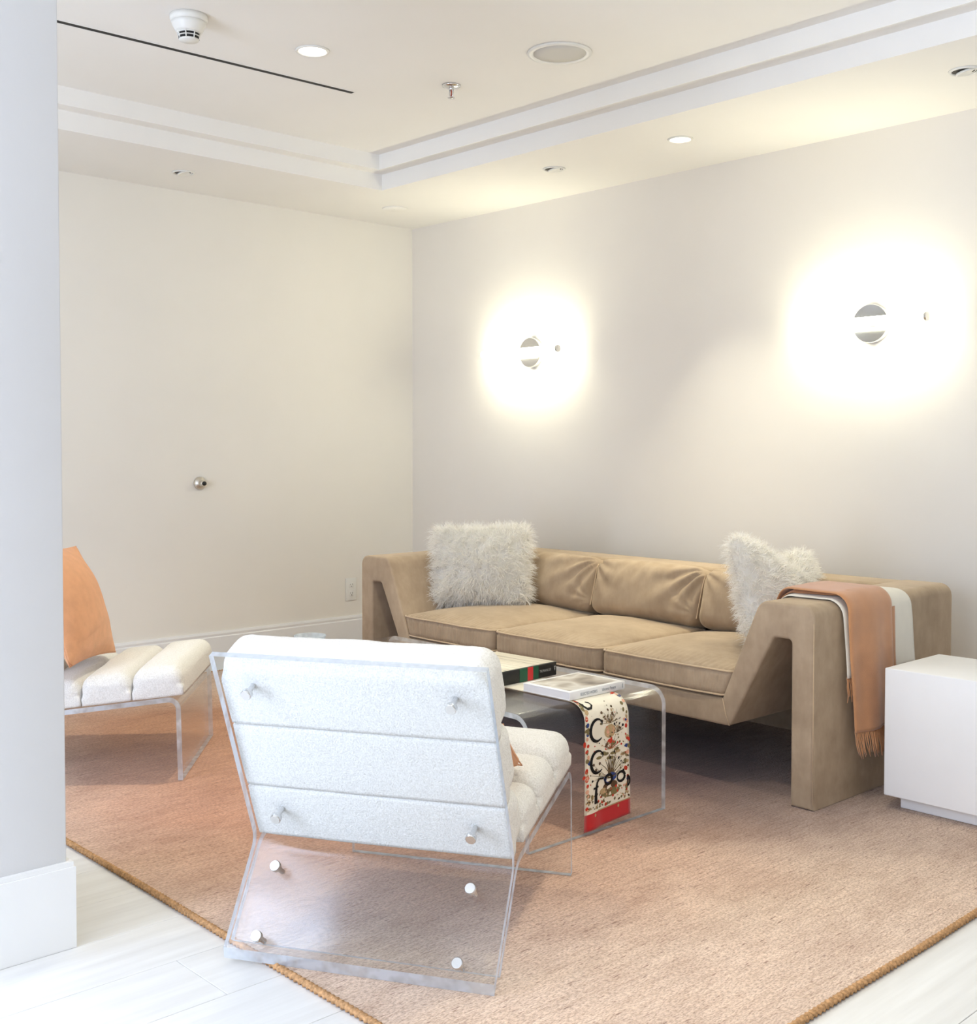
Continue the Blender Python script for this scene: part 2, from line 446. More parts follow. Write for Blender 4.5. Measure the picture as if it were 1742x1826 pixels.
# ceiling: soffit ring, two risers, ledge, upper ceiling in one shell
def rect(x0, y0, x1, y1, z): return [(x0, y0, z), (x1, y0, z), (x1, y1, z), (x0, y1, z)]
TX0, TX1, TY0, TY1 = 0.743, 6.85, -5.05, -0.818
ins = 0.080
loops = [rect(0, RY, RX, 0, ZC), rect(TX0, TY0, TX1, TY1, ZC), rect(TX0, TY0, TX1, TY1, ZS1),
         rect(TX0+ins, TY0+ins, TX1-ins, TY1-ins, ZS1), rect(TX0+ins, TY0+ins, TX1-ins, TY1-ins, ZT)]
vs = [v for l in loops for v in l]; fs = []
for a in range(len(loops)-1):
    for k in range(4): fs.append((a*4+k, a*4+(k+1) % 4, a*4+4+(k+1) % 4, a*4+4+k))
n = (len(loops)-1)*4; fs.append((n, n+1, n+2, n+3))
struct(mesh('ceiling', vs, fs, M['ceil']))
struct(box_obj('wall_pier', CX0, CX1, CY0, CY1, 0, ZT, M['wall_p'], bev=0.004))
# baseboards with a small cap moulding
def baseboard(name, segs):
    mb = MB()
    prof = [(0, 0), (0.016, 0), (0.016, BB-0.03), (0.012, BB-0.024), (0.014, BB-0.012), (0.010, BB), (0, BB)]
    for (ax, ay, bx, by, nx, ny) in segs:
        vs = []
        for (x, y) in ((ax, ay), (bx, by)):
            for d, z in prof: vs.append((x+nx*d, y+ny*d, z))
        n = len(prof); fs = [(i, i+1, n+i+1, n+i) for i in range(n-1)] + [tuple(reversed(range(n))), tuple(range(n, 2*n))]
        mb.add(vs, fs)
    return struct(mb.build(name, M['trim']))
baseboard('baseboard_left', [(0, RY, 0, 0, 1, 0)])
baseboard('baseboard_back', [(RX, 0, 0.016, 0, 0, -1)])
e = 0.016
pb = MB()
pb.box(CX0-e, CX1+e, CY0-e, CY0, 0, BB-0.012); pb.box(CX0-e, CX1+e, CY1, CY1+e, 0, BB-0.012)
pb.box(CX0-e, CX0, CY0, CY1, 0, BB-0.012); pb.box(CX1, CX1+e, CY0, CY1, 0, BB-0.012)
e2 = 0.012
pb.box(CX0-e2, CX1+e2, CY0-e2, CY0, BB-0.012, BB); pb.box(CX0-e2, CX1+e2, CY1, CY1+e2, BB-0.012, BB)
pb.box(CX0-e2, CX0, CY0, CY1, BB-0.012, BB); pb.box(CX1, CX1+e2, CY0, CY1, BB-0.012, BB)
struct(pb.build('baseboard_pier', M['trim']))
# floor: slab and planks
floor = struct(box_obj('floor', -0.15, RX+0.15, RY-0.2, 0.15, -0.06, -0.014, M['subfloor']))
PWD, PLN = 0.235, 1.83
pm = {}
k0 = -14
for k in range(k0, 19):
    x0 = 3.172 + k*PWD; x1 = x0 + PWD
    x0 = max(x0, 0.0); x1 = min(x1, RX)
    if x1 - x0 < 0.02: continue
    off = -3.335 + (0 if k == 0 else ((k*0.618) % 1.0)*PLN)
    y = off - 4*PLN
    while y < 0:
        a, b = max(y, RY), min(y+PLN, 0.0)
        if b - a > 0.03:
            key = (round(x1-x0, 4), round(b-a, 4))
            if key not in pm:
                o = box_obj('plank', 0.0007, x1-x0-0.0007, 0.0007, b-a-0.0007, -0.014, 0.0, M['plank'], floor, bev=0.0008, seg=1)
                for pl in o.data.polygons: pl.use_smooth = False
                pm[key] = o
            else:
                o = bpy.data.objects.new('plank', pm[key].data); COL.objects.link(o); o.parent = floor
            o.location = (x0, a, 0)
        y += PLN

# ------------------------------------------------------------------ rug
GX0, GX1, GY0, GY1, GT = 0.10, 4.357, -3.185, -0.12, 0.012
rug = thing('area_rug', 'large rose and plum ombre woven rug with jute edge under the seating', 'rug')
nx, ny = 92, 70; vs = []; fs = []
def rz(x, y):
    return GT + 0.0012*nz((x, y, 0), 3.0)
def redge(x, y):
    x2 = x; y2 = y
    if y <= GY0+1e-6: y2 += 0.006*nz((x, 1, 0), 1.6)
    if x >= GX1-1e-6: x2 += 0.008*nz((3, y, 0), 1.6)
    return x2, y2
for j in range(ny+1):
    for i in range(nx+1):
        x = GX0+(GX1-GX0)*i/nx; y = GY0+(GY1-GY0)*j/ny; x2, y2 = redge(x, y)
        vs.append((x2, y2, rz(x, y)))
for j in range(ny):
    for i in range(nx): fs.append((j*(nx+1)+i, j*(nx+1)+i+1, (j+1)*(nx+1)+i+1, (j+1)*(nx+1)+i))
nb = len(vs); ring = [i for i in range(nx+1)] + [(j)*(nx+1)+nx for j in range(1, ny+1)] + [ny*(nx+1)+i for i in range(nx-1, -1, -1)] + [j*(nx+1) for j in range(ny-1, 0, -1)]
for q in ring: vs.append((vs[q][0], vs[q][1], 0.001))
m_ = len(ring)
for a in range(m_): fs.append((ring[a], nb+a, nb+(a+1) % m_, ring[(a+1) % m_]))
fs.append(tuple(nb+a for a in reversed(range(m_))))
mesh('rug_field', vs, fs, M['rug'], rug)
def binding(ax, ay, bx, by, axis):
    L = math.hypot(bx-ax, by-ay); st = 0.0035; n = int(L/st); seg = 8; vs = []; fs = []
    dx, dy = (bx-ax)/L, (by-ay)/L
    for i in range(n+1):
        s = L*i/n; x = ax+dx*s; y = ay+dy*s; x2, y2 = redge(x, y)
        if axis == 'y': ox, oy = (1, 0)
        else: ox, oy = (0, 1)
        for k in range(seg):
            w = 2*PI*k/seg
            r = 0.0078 + 0.0024*math.sin(2*PI*s/0.0165 + w + 1.5*nz((s, 0, 0), 9)) + 0.0009*nz((s, w, 0), 40)
            vs.append((x2+ox*r*math.cos(w), y2+oy*r*math.cos(w), 0.0092+r*math.sin(w)))
    for i in range(n):
        for k in range(seg): fs.append((i*seg+k, i*seg+(k+1) % seg, (i+1)*seg+(k+1) % seg, (i+1)*seg+k))
    return mesh('edge_binding', vs, fs, M['jute'], rug, True)
binding(GX0, GY0, GX1, GY0, 'x'); binding(GX1, GY0, GX1, GY1, 'y'); binding(GX0, GY0, GX0, GY1, 'y'); binding(GX0, GY1, GX1, GY1, 'x')
mb = MB()
for q in range(3):
    a0 = random.random()*6
    mb.tube([(4.355+0.010*math.cos(a0+t*1.1)*(1-0.1*q), -2.86+0.02*q+0.020*math.sin(a0+t*1.1), 0.018+0.003*q+0.002*t) for t in range(6)], 0.0035, 6)
stuff(mb.build('loose_knot', M['jute'], rug, True))

# ------------------------------------------------------------------ sofa
q_x, q_y, q_a, SL, SD, SH = 3.616, -1.257, -0.0109, 2.517, 0.976, 0.684
ca, sa = math.cos(q_a), math.sin(q_a)
sofa = thing('sofa', 'long taupe velvet sofa with angular slanted arms against the pale wall', 'sofa',
             (q_x-ca*SL/2, q_y-sa*SL/2, 0.0135), q_a)
h2 = SL/2
def mirror(pts): return [(-x, z) for x, z in reversed(pts)]
right = [(h2-0.37, 0.32), (h2-0.215, SH), (h2, SH), (h2, 0.0), (h2-0.088, 0.0), (h2-0.088, 0.563), (h2-0.158, 0.563), (h2-0.335, 0.225)]
rrad = [0.0, 0.05, 0.045, 0.0, 0.0, 0.016, 0.016, 0.03]
poly = mirror(right) + right     # around: left inner bottom ... closed loop order below
loop = right + mirror(right)
rl = rrad + list(reversed(rrad))
ext = [loop[-1]] + loop + [loop[0]]
fl = fillet(ext, [0] + rl + [0], 5)[1:-1]
bm = bmesh.new()
f_v = [bm.verts.new((p.x, 0, p.y)) for p in fl]
face = bm.faces.new(f_v)
ex = bmesh.ops.extrude_face_region(bm, geom=[face])
bmesh.ops.translate(bm, vec=(0, SD, 0), verts=[v for v in ex['geom'] if isinstance(v, bmesh.types.BMVert)])
bmesh.ops.recalc_face_normals(bm, faces=bm.faces[:])
per = [e for e in bm.edges if abs(e.verts[0].co.y-e.verts[1].co.y) < 1e-6]
bmesh.ops.bevel(bm, geom=per, offset=0.011, segments=3, profile=0.5, affect='EDGES')
me = bpy.data.meshes.new('frame'); bm.to_mesh(me); bm.free()
o = link('frame', me, M['velvet'], sofa, True)
def set_sharp(o, deg=40):
    o.data.set_sharp_from_angle(angle=R(deg))
set_sharp(o)
# upholstered back
bp = [(-(h2-0.38), 0.30), (-(h2-0.17), SH-0.001), (h2-0.17, SH-0.001), (h2-0.38, 0.30)]
bm = bmesh.new(); fv = [bm.verts.new((x, SD-0.20, z)) for x, z in bp]; f = bm.faces.new(fv)
ex_ = bmesh.ops.extrude_face_region(bm, geom=[f]); bmesh.ops.translate(bm, vec=(0, 0.198, 0), verts=[v for v in ex_['geom'] if isinstance(v, bmesh.types.BMVert)])
bmesh.ops.recalc_face_normals(bm, faces=bm.faces[:])
te = [e for e in bm.edges if e.verts[0].co.z > 0.6 and e.verts[1].co.z > 0.6 and abs(e.verts[0].co.y-e.verts[1].co.y) < 1e-6]
bmesh.ops.bevel(bm, geom=te, offset=0.03, segments=5, profile=0.5, affect='EDGES')
me = bpy.data.meshes.new('back'); bm.to_mesh(me); bm.free(); o = link('back', me, M['velvet'], sofa, True); set_sharp(o)
box_obj('rear_panel', -(h2-0.05), h2-0.05, SD-0.06, SD-0.025, 0.0, 0.60, M['velvet'], sofa, 0.004)
# seams and welts that show on the frame
mb = MB(); 
mb.tube([(h2-0.37+0.005, -0.001, 0.322), (h2-0.352, -0.0015, 0.27), (h2-0.335, -0.001, 0.228)], 0.0018, 6)
mb.build('mitre_seam', M['pipe'], sofa, True)
mb = MB(); mb.tube([(-(h2-0.37+0.005), -0.001, 0.322), (-(h2-0.352), -0.0015, 0.27), (-(h2-0.335), -0.001, 0.228)], 0.0018, 6)
mb.build('mitre_seam', M['pipe'], sofa, True)
mb = MB(); mb.tube([(h2-0.003, 0.003, 0.02), (h2-0.003, 0.003, 0.30), (h2-0.003, 0.003, 0.625)], 0.0016, 6)
mb.build('corner_seam', M['pipe'], sofa, True)
# seat cushions
SX0, SX1 = -(h2-0.335), h2-0.335
cw = (SX1-SX0)/3
for c in range(3):
    cx = SX0 + cw*(c+0.5); hx = cw/2-0.004; y0, y1 = 0.006, 0.70; hy = (y1-y0)/2; z0, z1 = 0.324, 0.425; hz = (z1-z0)/2
    ph = c*7.3
    def fn(p, d, cx=cx, hx=hx, hy=hy, hz=hz, ph=ph):
        u, v = p.x/hx, p.y/hy
        crown = 0.038*(1-min(1, abs(u))**2.6)*(1-min(1, abs(v))**3)
        q = p.copy()
        if d.z > -0.3: q.z += crown*(0.5+0.5*max(0, d.z)) + 0.004*nz((p.x+ph, p.y, 0), 6)*max(0, d.z)
        if d.y < -0.2:      # gathered boxing at the front
            g = math.sin((p.x+ph)*2*PI/0.019 + 5*nz((p.x+ph, 0, 0), 14)) * (0.5+0.8*abs(nz((p.x, ph, 1), 9)))
            q.y += -0.0016*g*(-d.y) - 0.012*(1-min(1, abs(u))**4) + 0.004*nz((p.x+ph, p.z, 3), 12)
        if d.z > 0.6 and v < -0.75:
            q.z += 0.0014*math.sin((p.x+ph)*2*PI/0.024 + 4*nz((p.x, ph, 0), 12))*(-v-0.75)*4
        # ends follow the slanted arms
        if c == 0 and u < -0.6: q.x -= (p.z)*0.42*(-u-0.6)/0.4
        if c == 2 and u > 0.6: q.x += (p.z)*0.42*(u-0.6)/0.4
        return q + Vector((cx, y0+hy, z0+hz))
    vs, fs = block((hx, hy, hz), 0.028, (150, 14, 5), 4, fn)
    cu = mesh('seat_cushion', vs, fs, M['velvet'], sofa, True)
    for zz, nm in ((hz-0.006, 'top'), (-hz+0.008, 'bottom')):
        pts = []
        rr = 0.03
        for (sx, sy, a0) in ((1, 1, 0), (-1, 1, 90), (-1, -1, 180), (1, -1, 270)):
            for t in range(6):
                a = R(a0 + 90*t/5); pts.append((sx*(hx-rr)+rr*math.cos(a), sy*(hy-rr)+rr*math.sin(a)))
        full = []
        for i in range(len(pts)):
            p, q = Vector(pts[i]), Vector(pts[(i+1) % len(pts)]); nn = max(1, int((q-p).length/0.02))
            for t in range(nn): full.append(p.lerp(q, t/nn))
        P3 = []
        for p in full:
            d = Vector((p.x/hx, p.y/hy, 0)); d = Vector((d.x if abs(d.x) > 0.98 else 0, d.y if abs(d.y) > 0.98 else 0, 0.35 if zz > 0 else -0.35))
            if d.length < 0.5: d = Vector((0.7*math.copysign(1, p.x), 0.7*math.copysign(1, p.y), 0.3))
            base = fn(Vector((p.x, p.y, zz)), d.normalized())
            P3.append(base)
        mb = MB(); mb.tube(P3, 0.0038, 6, closed=True); mb.build('welt', M['pipe'], cu, True)
# back cushions
for c in range(3):
    cx = SX0 + cw*(c+0.5); hx = cw/2-0.002; hz = 0.128; hy = 0.085; ph = c*3.7+1
    tilt = R(-17)
    rot = Matrix.Rotation(tilt, 3, 'X')
    def fn(p, d, cx=cx, hx=hx, hz=hz, hy=hy, ph=ph):
        u, v = p.x/hx, p.z/hz; q = p.copy()
        if d.y < 0.3:
            puff = 0.035*(1-min(1, abs(u))**3)*(1-min(1, abs(v))**2.5)
            q.y -= puff
            def fan(cu_, cv_, amp, fr, lim):
                dx, dz = (cu_-u)*hx, (cv_-v)*hz; r = math.hypot(dx, dz); th = math.atan2(dz, dx)
                w = math.exp(-(r/lim)**2)*min(1, r/0.04)
                return amp*math.sin(fr*th+ph+2.2*nz((r*6, th, ph), 1.0))*w
            g = fan(1.02, 1.0, 0.0095, 14, 0.26) + fan(-1.02, 0.9, 0.0060, 13, 0.18) + fan(1.0, -0.6, 0.003, 11, 0.14)
            g += 0.0040*math.sin((p.x*1.0-p.z*0.55)*70+ph+3*nz((p.x, p.z, ph), 7))*max(0, v)*(1-abs(u)**2)
            g += 0.004*nz((p.x+ph, p.z, 0), 9)
            q.y -= g*max(0, -d.y+0.2)
        q.z += 0.010*(1-abs(u)**2)*max(0, d.z) - 0.012*max(0, abs(u)-0.85)/0.15*max(0, d.z)
        q = rot @ q
        return q + Vector((cx, 0.705, 0.553))
    vs, fs = block((hx, hy, hz), 0.05, (70, 4, 28), 5, fn)
    cu = mesh('back_cushion', vs, fs, M['velvet'], sofa, True)
    P3 = []
    for t in range(41):
        z = -hz+0.03 + (2*hz-0.06)*t/40
        P3.append(fn(Vector((hx-0.004, -hy+0.03, z)), Vector((0.8, -0.1, 0)).normalized()))
    mb = MB(); mb.tube(P3, 0.003, 6); mb.build('welt', M['pipe'], cu, True)

# ------------------------------------------------------------------ fur cushions
def fur_cushion(label, loc, rotm, hw, hh, chop, n_str, seed, flen=0.055):
    rnd = random.Random(seed)
    root = thing('fur_cushion', label, 'cushion', loc, 0.0, 'white fur cushions on the sofa')
    def fn(p, d):
        u, v = p.x/hw, p.z/hh; q = p.copy()
        k = (1-min(1, abs(u))**2.4)*(1-min(1, abs(v))**2.4)
        q.y *= 0.30+0.9*k
        q.x *= 1+0.07*abs(v)**3; q.z *= 1+0.07*abs(u)**3
        if chop: q.z -= chop*math.exp(-(u/0.30)**2)*max(0, v)**1.5
        return rotm @ q
    vs, fs = block((hw, 0.085, hh), 0.045, (16, 3, 16), 3, fn)
    mesh('cushion_body', vs, fs, M['fur'], root, True)
    # long fur: tapered curved strands
    V = [Vector(v) for v in vs]; tri = []; cum = []; tot = 0
    for f in fs:
        a, b, c, d = [V[i] for i in f]; ar = (c-a).cross(d-b).length/2; tot += ar; cum.append(tot); tri.append((a, b, c, d, (c-a).cross(d-b).normalized()))
    import bisect
    sv, sf = [], []
    for _ in range(n_str):
        f = tri[min(len(tri)-1, bisect.bisect(cum, rnd.random()*tot))]
        s, t = rnd.random(), rnd.random()
        p = (f[0]*(1-s)+f[1]*s)*(1-t) + (f[3]*(1-s)+f[2]*s)*t
        nrm = f[4]
        clump = Vector((nz(p, 22), nz(p+Vector((5, 0, 0)), 22), nz(p+Vector((0, 5, 0)), 22)))
        d = (nrm*0.75 + clump*1.1 + Vector((rnd.gauss(0, .25), rnd.gauss(0, .25), rnd.gauss(0, .25)))).normalized()
        L = flen*(0.55+0.6*rnd.random())
        side = d.cross(Vector((rnd.gauss(0, 1), rnd.gauss(0, 1), rnd.gauss(0, 1)))).normalized()
        w = 0.0011+0.0008*rnd.random()
        curl = side.cross(d)*rnd.gauss(0, 0.35) + Vector((0, 0, -0.45)) + side*rnd.gauss(0, .25)
        b0 = len(sv)
        for q in range(4):
            tt = q/3.0; c = p - nrm*0.004 + d*L*tt + curl*L*0.5*tt*tt + side*0.003*math.sin(tt*7+b0)
            ww = w*(1-0.85*tt); sv.append(c-side*ww); sv.append(c+side*ww)
        for q in range(3): sf.append((b0+2*q, b0+2*q+1, b0+2*q+3, b0+2*q+2))
    stuff(mesh('fur', sv, sf, M['fur'], root, True))
    return root
rotL = Matrix.Rotation(R(34), 3, 'Z') @ Matrix.Rotation(R(-14), 3, 'X') @ Matrix.Rotation(R(-2), 3, 'Y')
fur_cushion('square white long-haired fur cushion upright in the far left corner of the sofa', (1.555, -0.852, 0.655), rotL, 0.225, 0.18, 0.0, 16000, 3)
rotR = Matrix.Rotation(R(93), 3, 'Z') @ Matrix.Rotation(R(-22), 3, 'X') @ Matrix.Rotation(R(12), 3, 'Y')
fur_cushion('white fur cushion with a dented top leaning on the throw-covered sofa arm', (3.155, -0.735, 0.645), rotR, 0.25, 0.20, 0.095, 15000, 5, 0.048)

# ------------------------------------------------------------------ throws over the right arm
def drape(name, path, ywin, th, mat, parent, nyd=26, wob=0.004, seed=0.0):
    """cloth strip following a path in the x-z plane; ywin(s) -> (y0, y1)"""
    n = len(path); acc = [0.0]
    for i in range(1, n): acc.append(acc[-1] + (path[i]-path[i-1]).length)
    T = acc[-1]; top = []; bot = []
    for i in range(n):
        t = (path[min(i+1, n-1)]-path[max(i-1, 0)]).normalized(); nn = Vector((-t.y, t.x))
        if i == 0 and False: pass
        s = acc[i]/T; y0, y1 = ywin(s)
        for j in range(nyd+1):
            w = j/nyd; y = y0+(y1-y0)*w
            hang = max(0, (s-0.45)/0.55)
            o_ = wob*(0.4+2.2*hang)*(0.5+0.5*math.sin(w*9+seed+2*s)) + wob*0.8*(1+nz((s*3, w*3, seed), 1.5))*hang
            p = path[i] + nn*o_
            edge = math.sqrt(max(0.04, 1-(2*w-1)**8))
            top.append(Vector((p.x, y, p.y)) + Vector((nn.x, 0, nn.y))*th*edge); bot.append(Vector((p.x, y, p.y)))
    m = nyd+1; fs = []; N = len(top)
    for i in range(n-1):
        for j in range(nyd):
            a = i*m+j; fs.append((a, a+m, a+m+1, a+1)); fs.append((N+a, N+a+1, N+a+m+1, N+a+m))
        a = i*m; fs.append((a, N+a, N+a+m, a+m)); a = i*m+nyd; fs.append((a, a+m, N+a+m, N+a))
    for j in range(nyd):
        fs.append((j, j+1, N+j+1, N+j)); a = (n-1)*m+j; fs.append((a, N+a, N+a+1, a+1))
    o = mesh(name, top+bot, fs, mat, parent, True)
    return o, [top[(n-1)*m+j] for j in range(m)]
def dense(pts, rads, step=0.012):
    f = fillet(pts, rads, 7); out = [f[0]]
    for i in range(1, len(f)):
        L = (f[i]-f[i-1]).length; k = max(1, int(L/step))
        for t in range(1, k+1): out.append(f[i-1].lerp(f[i], t/k))
    return out
ZA = SH + 0.0135
def arm_path(g, zin, zout, xin=0.0):
    xo = q_x+g+0.006; xi = q_x-0.215
    k = 0.155/0.364
    p = [(xi-(ZA-zin)*k-g*1.1+xin, zin), (xi-g*0.6, ZA+g), (xo, ZA+g), (xo+0.012, zout)]
    return dense(p, [0, 0.05, 0.055, 0])
def fringe(ends, n, length, mat, parent, seed, spread=0.35, rad=0.0021):
    rnd = random.Random(seed); mb = MB()
    for k in range(n):
        t = (k+0.5)/n*(len(ends)-1); i = min(len(ends)-2, int(t)); p = ends[i].lerp(ends[i+1], t-i) - Vector((0.004, 0, -0.004))
        L = length*(0.8+0.35*rnd.random()); sx = abs(rnd.gauss(0, .10)); sy = rnd.gauss(0, 1)*0.10 + spread*(t/(len(ends)-1)-0.5); pts = []
        for q in range(5):
            u = q/4; pts.append(p + Vector((0.006*u + sx*L*u*u*0.6, sy*L*u*(0.6+0.5*u) + 0.002*math.sin(u*8+k), -L*u)))
        mb.tube(pts, [rad, rad, rad*0.95, rad*0.9, rad*0.6], 5)
    return stuff(mb.build('fringe', mat, parent, True))
th1 = thing('cream_throw', 'cream wool throw lying under the camel one on the sofa arm', 'throw')
o, ends = drape('cloth', arm_path(0.004, 0.60, 0.44), lambda s: (-1.115+0.02*s, -0.66+0.045*min(1, s*1.4)), 0.008, M['cream'], th1, 30, 0.003, 1.0)
fringe(ends[:5], 12, 0.075, M['camel'], th1, 4)
th2 = thing('camel_throw', 'folded camel brown wool throw with fringed end hanging outside the sofa arm', 'throw')
o, ends = drape('cloth', arm_path(0.026, 0.60, 0.255, -0.01), lambda s: (-1.075-0.03*math.sin(s*3.1), -0.80-0.02*s), 0.010, M['camel'], th2, 30, 0.007, 2.2)
fringe(ends, 46, 0.085, M['camel'], th2, 9, -0.25)
for k in range(3):      # inner layers of the fold, seen at the front edge on top of the arm
    pa = [Vector(v) for v in arm_path(0.014+0.004*k, 0.63+0.012*k, 0.62, 0.012*k)]
    drape('fold_layer', pa[:int(len(pa)*0.72)], lambda s, k=k: (-1.095+0.010*k+0.03*s, -0.90), 0.006, M['camel'], th2, 12, 0.003, 3.0+k)
o2, ends2 = drape('fold_tail', [v + Vector((-0.008, 0)) for v in arm_path(0.026, 0.66, 0.30)][-30:], lambda s: (-0.87, -0.77), 0.006, M['camel'], th2, 12, 0.003, 5.0)
fringe(ends2, 16, 0.08, M['camel'], th2, 12, 0.3)

# ------------------------------------------------------------------ white cube side table
ct = thing('cube_table', 'white box side table on a recessed plinth beside the sofa arm', 'side table', (3.757, -1.05, 0.0135), 0.0)
box_obj('box_body', 0, 0.44, 0, 0.385, 0.046, 0.474, M['white'], ct, 0.004, 3)
box_obj('plinth', 0.035, 0.405, 0.05, 0.345, 0.0, 0.047, M['white'], ct, 0.002)

# ------------------------------------------------------------------ acrylic waterfall coffee table
TBX0, TBX1, TBY0, TBY1, TZ, TT = 1.76, 3.262, -2.235, -1.590, 0.424, 0.016
tb = thing('coffee_table', 'clear acrylic waterfall coffee table in front of the sofa', 'table', ((TBX0+TBX1)/2, (TBY0+TBY1)/2, 0.0135))
hl = (TBX1-TBX0)/2 - TT/2
tp = fillet([(-hl, 0.0), (-hl, TZ-0.0135-TT/2), (hl, TZ-0.0135-TT/2), (hl, 0.0)], [0, 0.055, 0.055, 0], 12)
vs, fs, mi = sheet(tp, TT, TBY1-TBY0, lambda u, v, x: (u, x, v))
mesh('bent_sheet', vs, fs, [M['acr'], M['acr_e']], tb, False, mi)
o = tb.children[0]; o.data.polygons.foreach_set('use_smooth', [m == 0 for m in mi]); set_sharp(o)

# printed silk scarf: runs under the books and falls over the table's right end
SY0, SY1 = -1.995, -1.788
sp = dense([(2.35, TZ+0.0015), (TBX1+0.0035, TZ+0.0015), (TBX1+0.006, 0.035)], [0, 0.060, 0], 0.008)
sp = [Vector(v) for v in sp]
sacc = [0.0]
for i in range(1, len(sp)): sacc.append(sacc[-1]+(sp[i]-sp[i-1]).length)
ST = sacc[-1]
def spt(s, w, off=0.0):
    """point on the scarf: s metres up from the hem, w 0..1 across (0 = near the viewer's left)"""
    q = max(0.0, min(ST, ST - s)); i = 0
    lo, hi = 0, len(sacc)-1
    while hi-lo > 1:
        md = (lo+hi)//2
        if sacc[md] <= q: lo = md
        else: hi = md
    t = (q-sacc[lo])/max(1e-9, sacc[hi]-sacc[lo]); p = sp[lo].lerp(sp[hi], t)
    tg = (sp[hi]-sp[lo]).normalized(); nn = Vector((-tg.y, tg.x))
    hang = max(0, 1-s/0.36)
    wv = 0.006*hang*math.sin(w*5.0+0.6) + 0.0035*hang*math.sin(w*11+s*9)
    y = SY0+(SY1-SY0)*w - 0.010*hang*(w-0.5)*2*(-1)
    ztilt = (w-0.5)*0.012*hang
    p2 = p + nn*(max(0, wv)+off)
    return Vector((p2.x, y, p2.y+ztilt))
def scarf_mat(name, col, rough=0.45):
    return simple(name, col, rough, spec=0.35, var=0.03, vscale=40, bmp=0.06, bscale=800, sheen=0.2)
M['silk'] = scarf_mat('ivory_silk', lin(240, 230, 208)); M['silkred'] = scarf_mat('red_silk', lin(196, 22, 30))
for nm, cc in (('p_red', (200, 62, 42)), ('p_olive', (128, 114, 76)), ('p_tan', (188, 160, 118)), ('p_brown', (98, 74, 52)), ('p_blue', (52, 72, 130)), ('p_black', (22, 20, 20)), ('p_pink', (226, 170, 140))):
    M[nm] = simple(nm, lin(*cc), 0.55, spec=0.2, var=0.10, vscale=120)
scarf = thing('silk_scarf', 'ivory floral printed silk scarf with black letters and red hem over the table end', 'scarf')
ns, nw = 150, 16; vs = []; fs = []; mi = []
for lay in (0.0009, 0.0):
    for i in range(ns+1):
        for j in range(nw+1): vs.append(spt(ST*i/ns, j/nw, lay))
N = (ns+1)*(nw+1); m_ = nw+1
for i in range(ns):
    for j in range(nw):
        a = i*m_+j; fs.append((a, a+1, a+m_+1, a+m_)); mi.append(1 if ST*(i+.5)/ns < 0.052 else 0)
        fs.append((N+a, N+a+m_, N+a+m_+1, N+a+1)); mi.append(mi[-1])
    for j in (0, nw):
        a = i*m_+j; fs.append((a, N+a, N+a+m_, a+m_)); mi.append(mi[-1])
for j in range(nw): fs.append((j, N+j, N+j+1, j+1)); mi.append(1)
mesh('cloth', vs, fs, [M['silk'], M['silkred']], scarf, True, mi)
SWD = SY1-SY0
pr = MB(); PMAT = ['p_red', 'p_olive', 'p_tan', 'p_brown', 'p_blue', 'p_black', 'p_pink']
def pshape(pts2, mi, off=0.0013):          # flat printed shape; pts in metres (x across, s up)
    vs = [spt(s, x/SWD, off) for x, s in pts2]; pr.add(vs, [tuple(range(len(vs)))], mi)
def blob(x, s, r, mi, k=7, sq=1.0, off=0.0013, rot=0.0):
    pshape([(x+r*(math.cos(2*PI*i/k)*math.cos(rot)-sq*math.sin(2*PI*i/k)*math.sin(rot)), s+r*(math.cos(2*PI*i/k)*math.sin(rot)+sq*math.sin(2*PI*i/k)*math.cos(rot))) for i in range(k)], mi, off)
def stroke(bmx, pts, wid, mi, off=0.0016):
    pts = [Vector(p) for p in pts]; n = len(pts)
    ws = wid if isinstance(wid, (list, tuple)) else [wid]*n
    vs = []
    for i, p in enumerate(pts):
        t = (pts[min(i+1, n-1)]-pts[max(i-1, 0)]).normalized(); nn = Vector((-t.y, t.x))
        for sg in (-1, 1):
            q = p + nn*ws[i]*sg/2; vs.append(spt(q.y, q.x/SWD, off))
    bmx.add(vs, [(2*i, 2*i+1, 2*i+3, 2*i+2) for i in range(n-1)], mi)
rp = random.Random(11)
def plant(cx, cs, r, n, cols):
    for k in range(n):
        a = rp.uniform(0.1, PI-0.1); L = r*rp.uniform(0.5, 1.1); x2, s2 = cx+math.cos(a)*L, cs+math.sin(a)*L
        bend = rp.uniform(-.3, .3)*L
        pts = [(cx+(x2-cx)*t+bend*math.sin(PI*t)*0.5, cs+(s2-cs)*t) for t in (0, .33, .66, 1)]
        stroke(pr, pts, [0.0018, 0.0015, 0.0012, 0.0006], cols[k % len(cols)], 0.0012)
        if rp.random() < 0.75: blob(x2, s2, rp.uniform(0.0025, 0.006), rp.choice(cols), 6, rp.uniform(.5, 1), 0.0014, rp.uniform(0, 3))
# borders of poppies and leaves
for side in (0.010, SWD-0.012):
    s = 0.10
    while s < 0.46:
        for q in range(rp.randint(2, 4)):
            blob(side+rp.gauss(0, .005), s+rp.gauss(0, .008), rp.uniform(.005, .010), rp.choice([0, 0, 1, 2, 4, 1, 6]), 7, rp.uniform(.6, 1), 0.0012+0.00005*q, rp.uniform(0, 3))
        s += rp.uniform(0.018, 0.034)
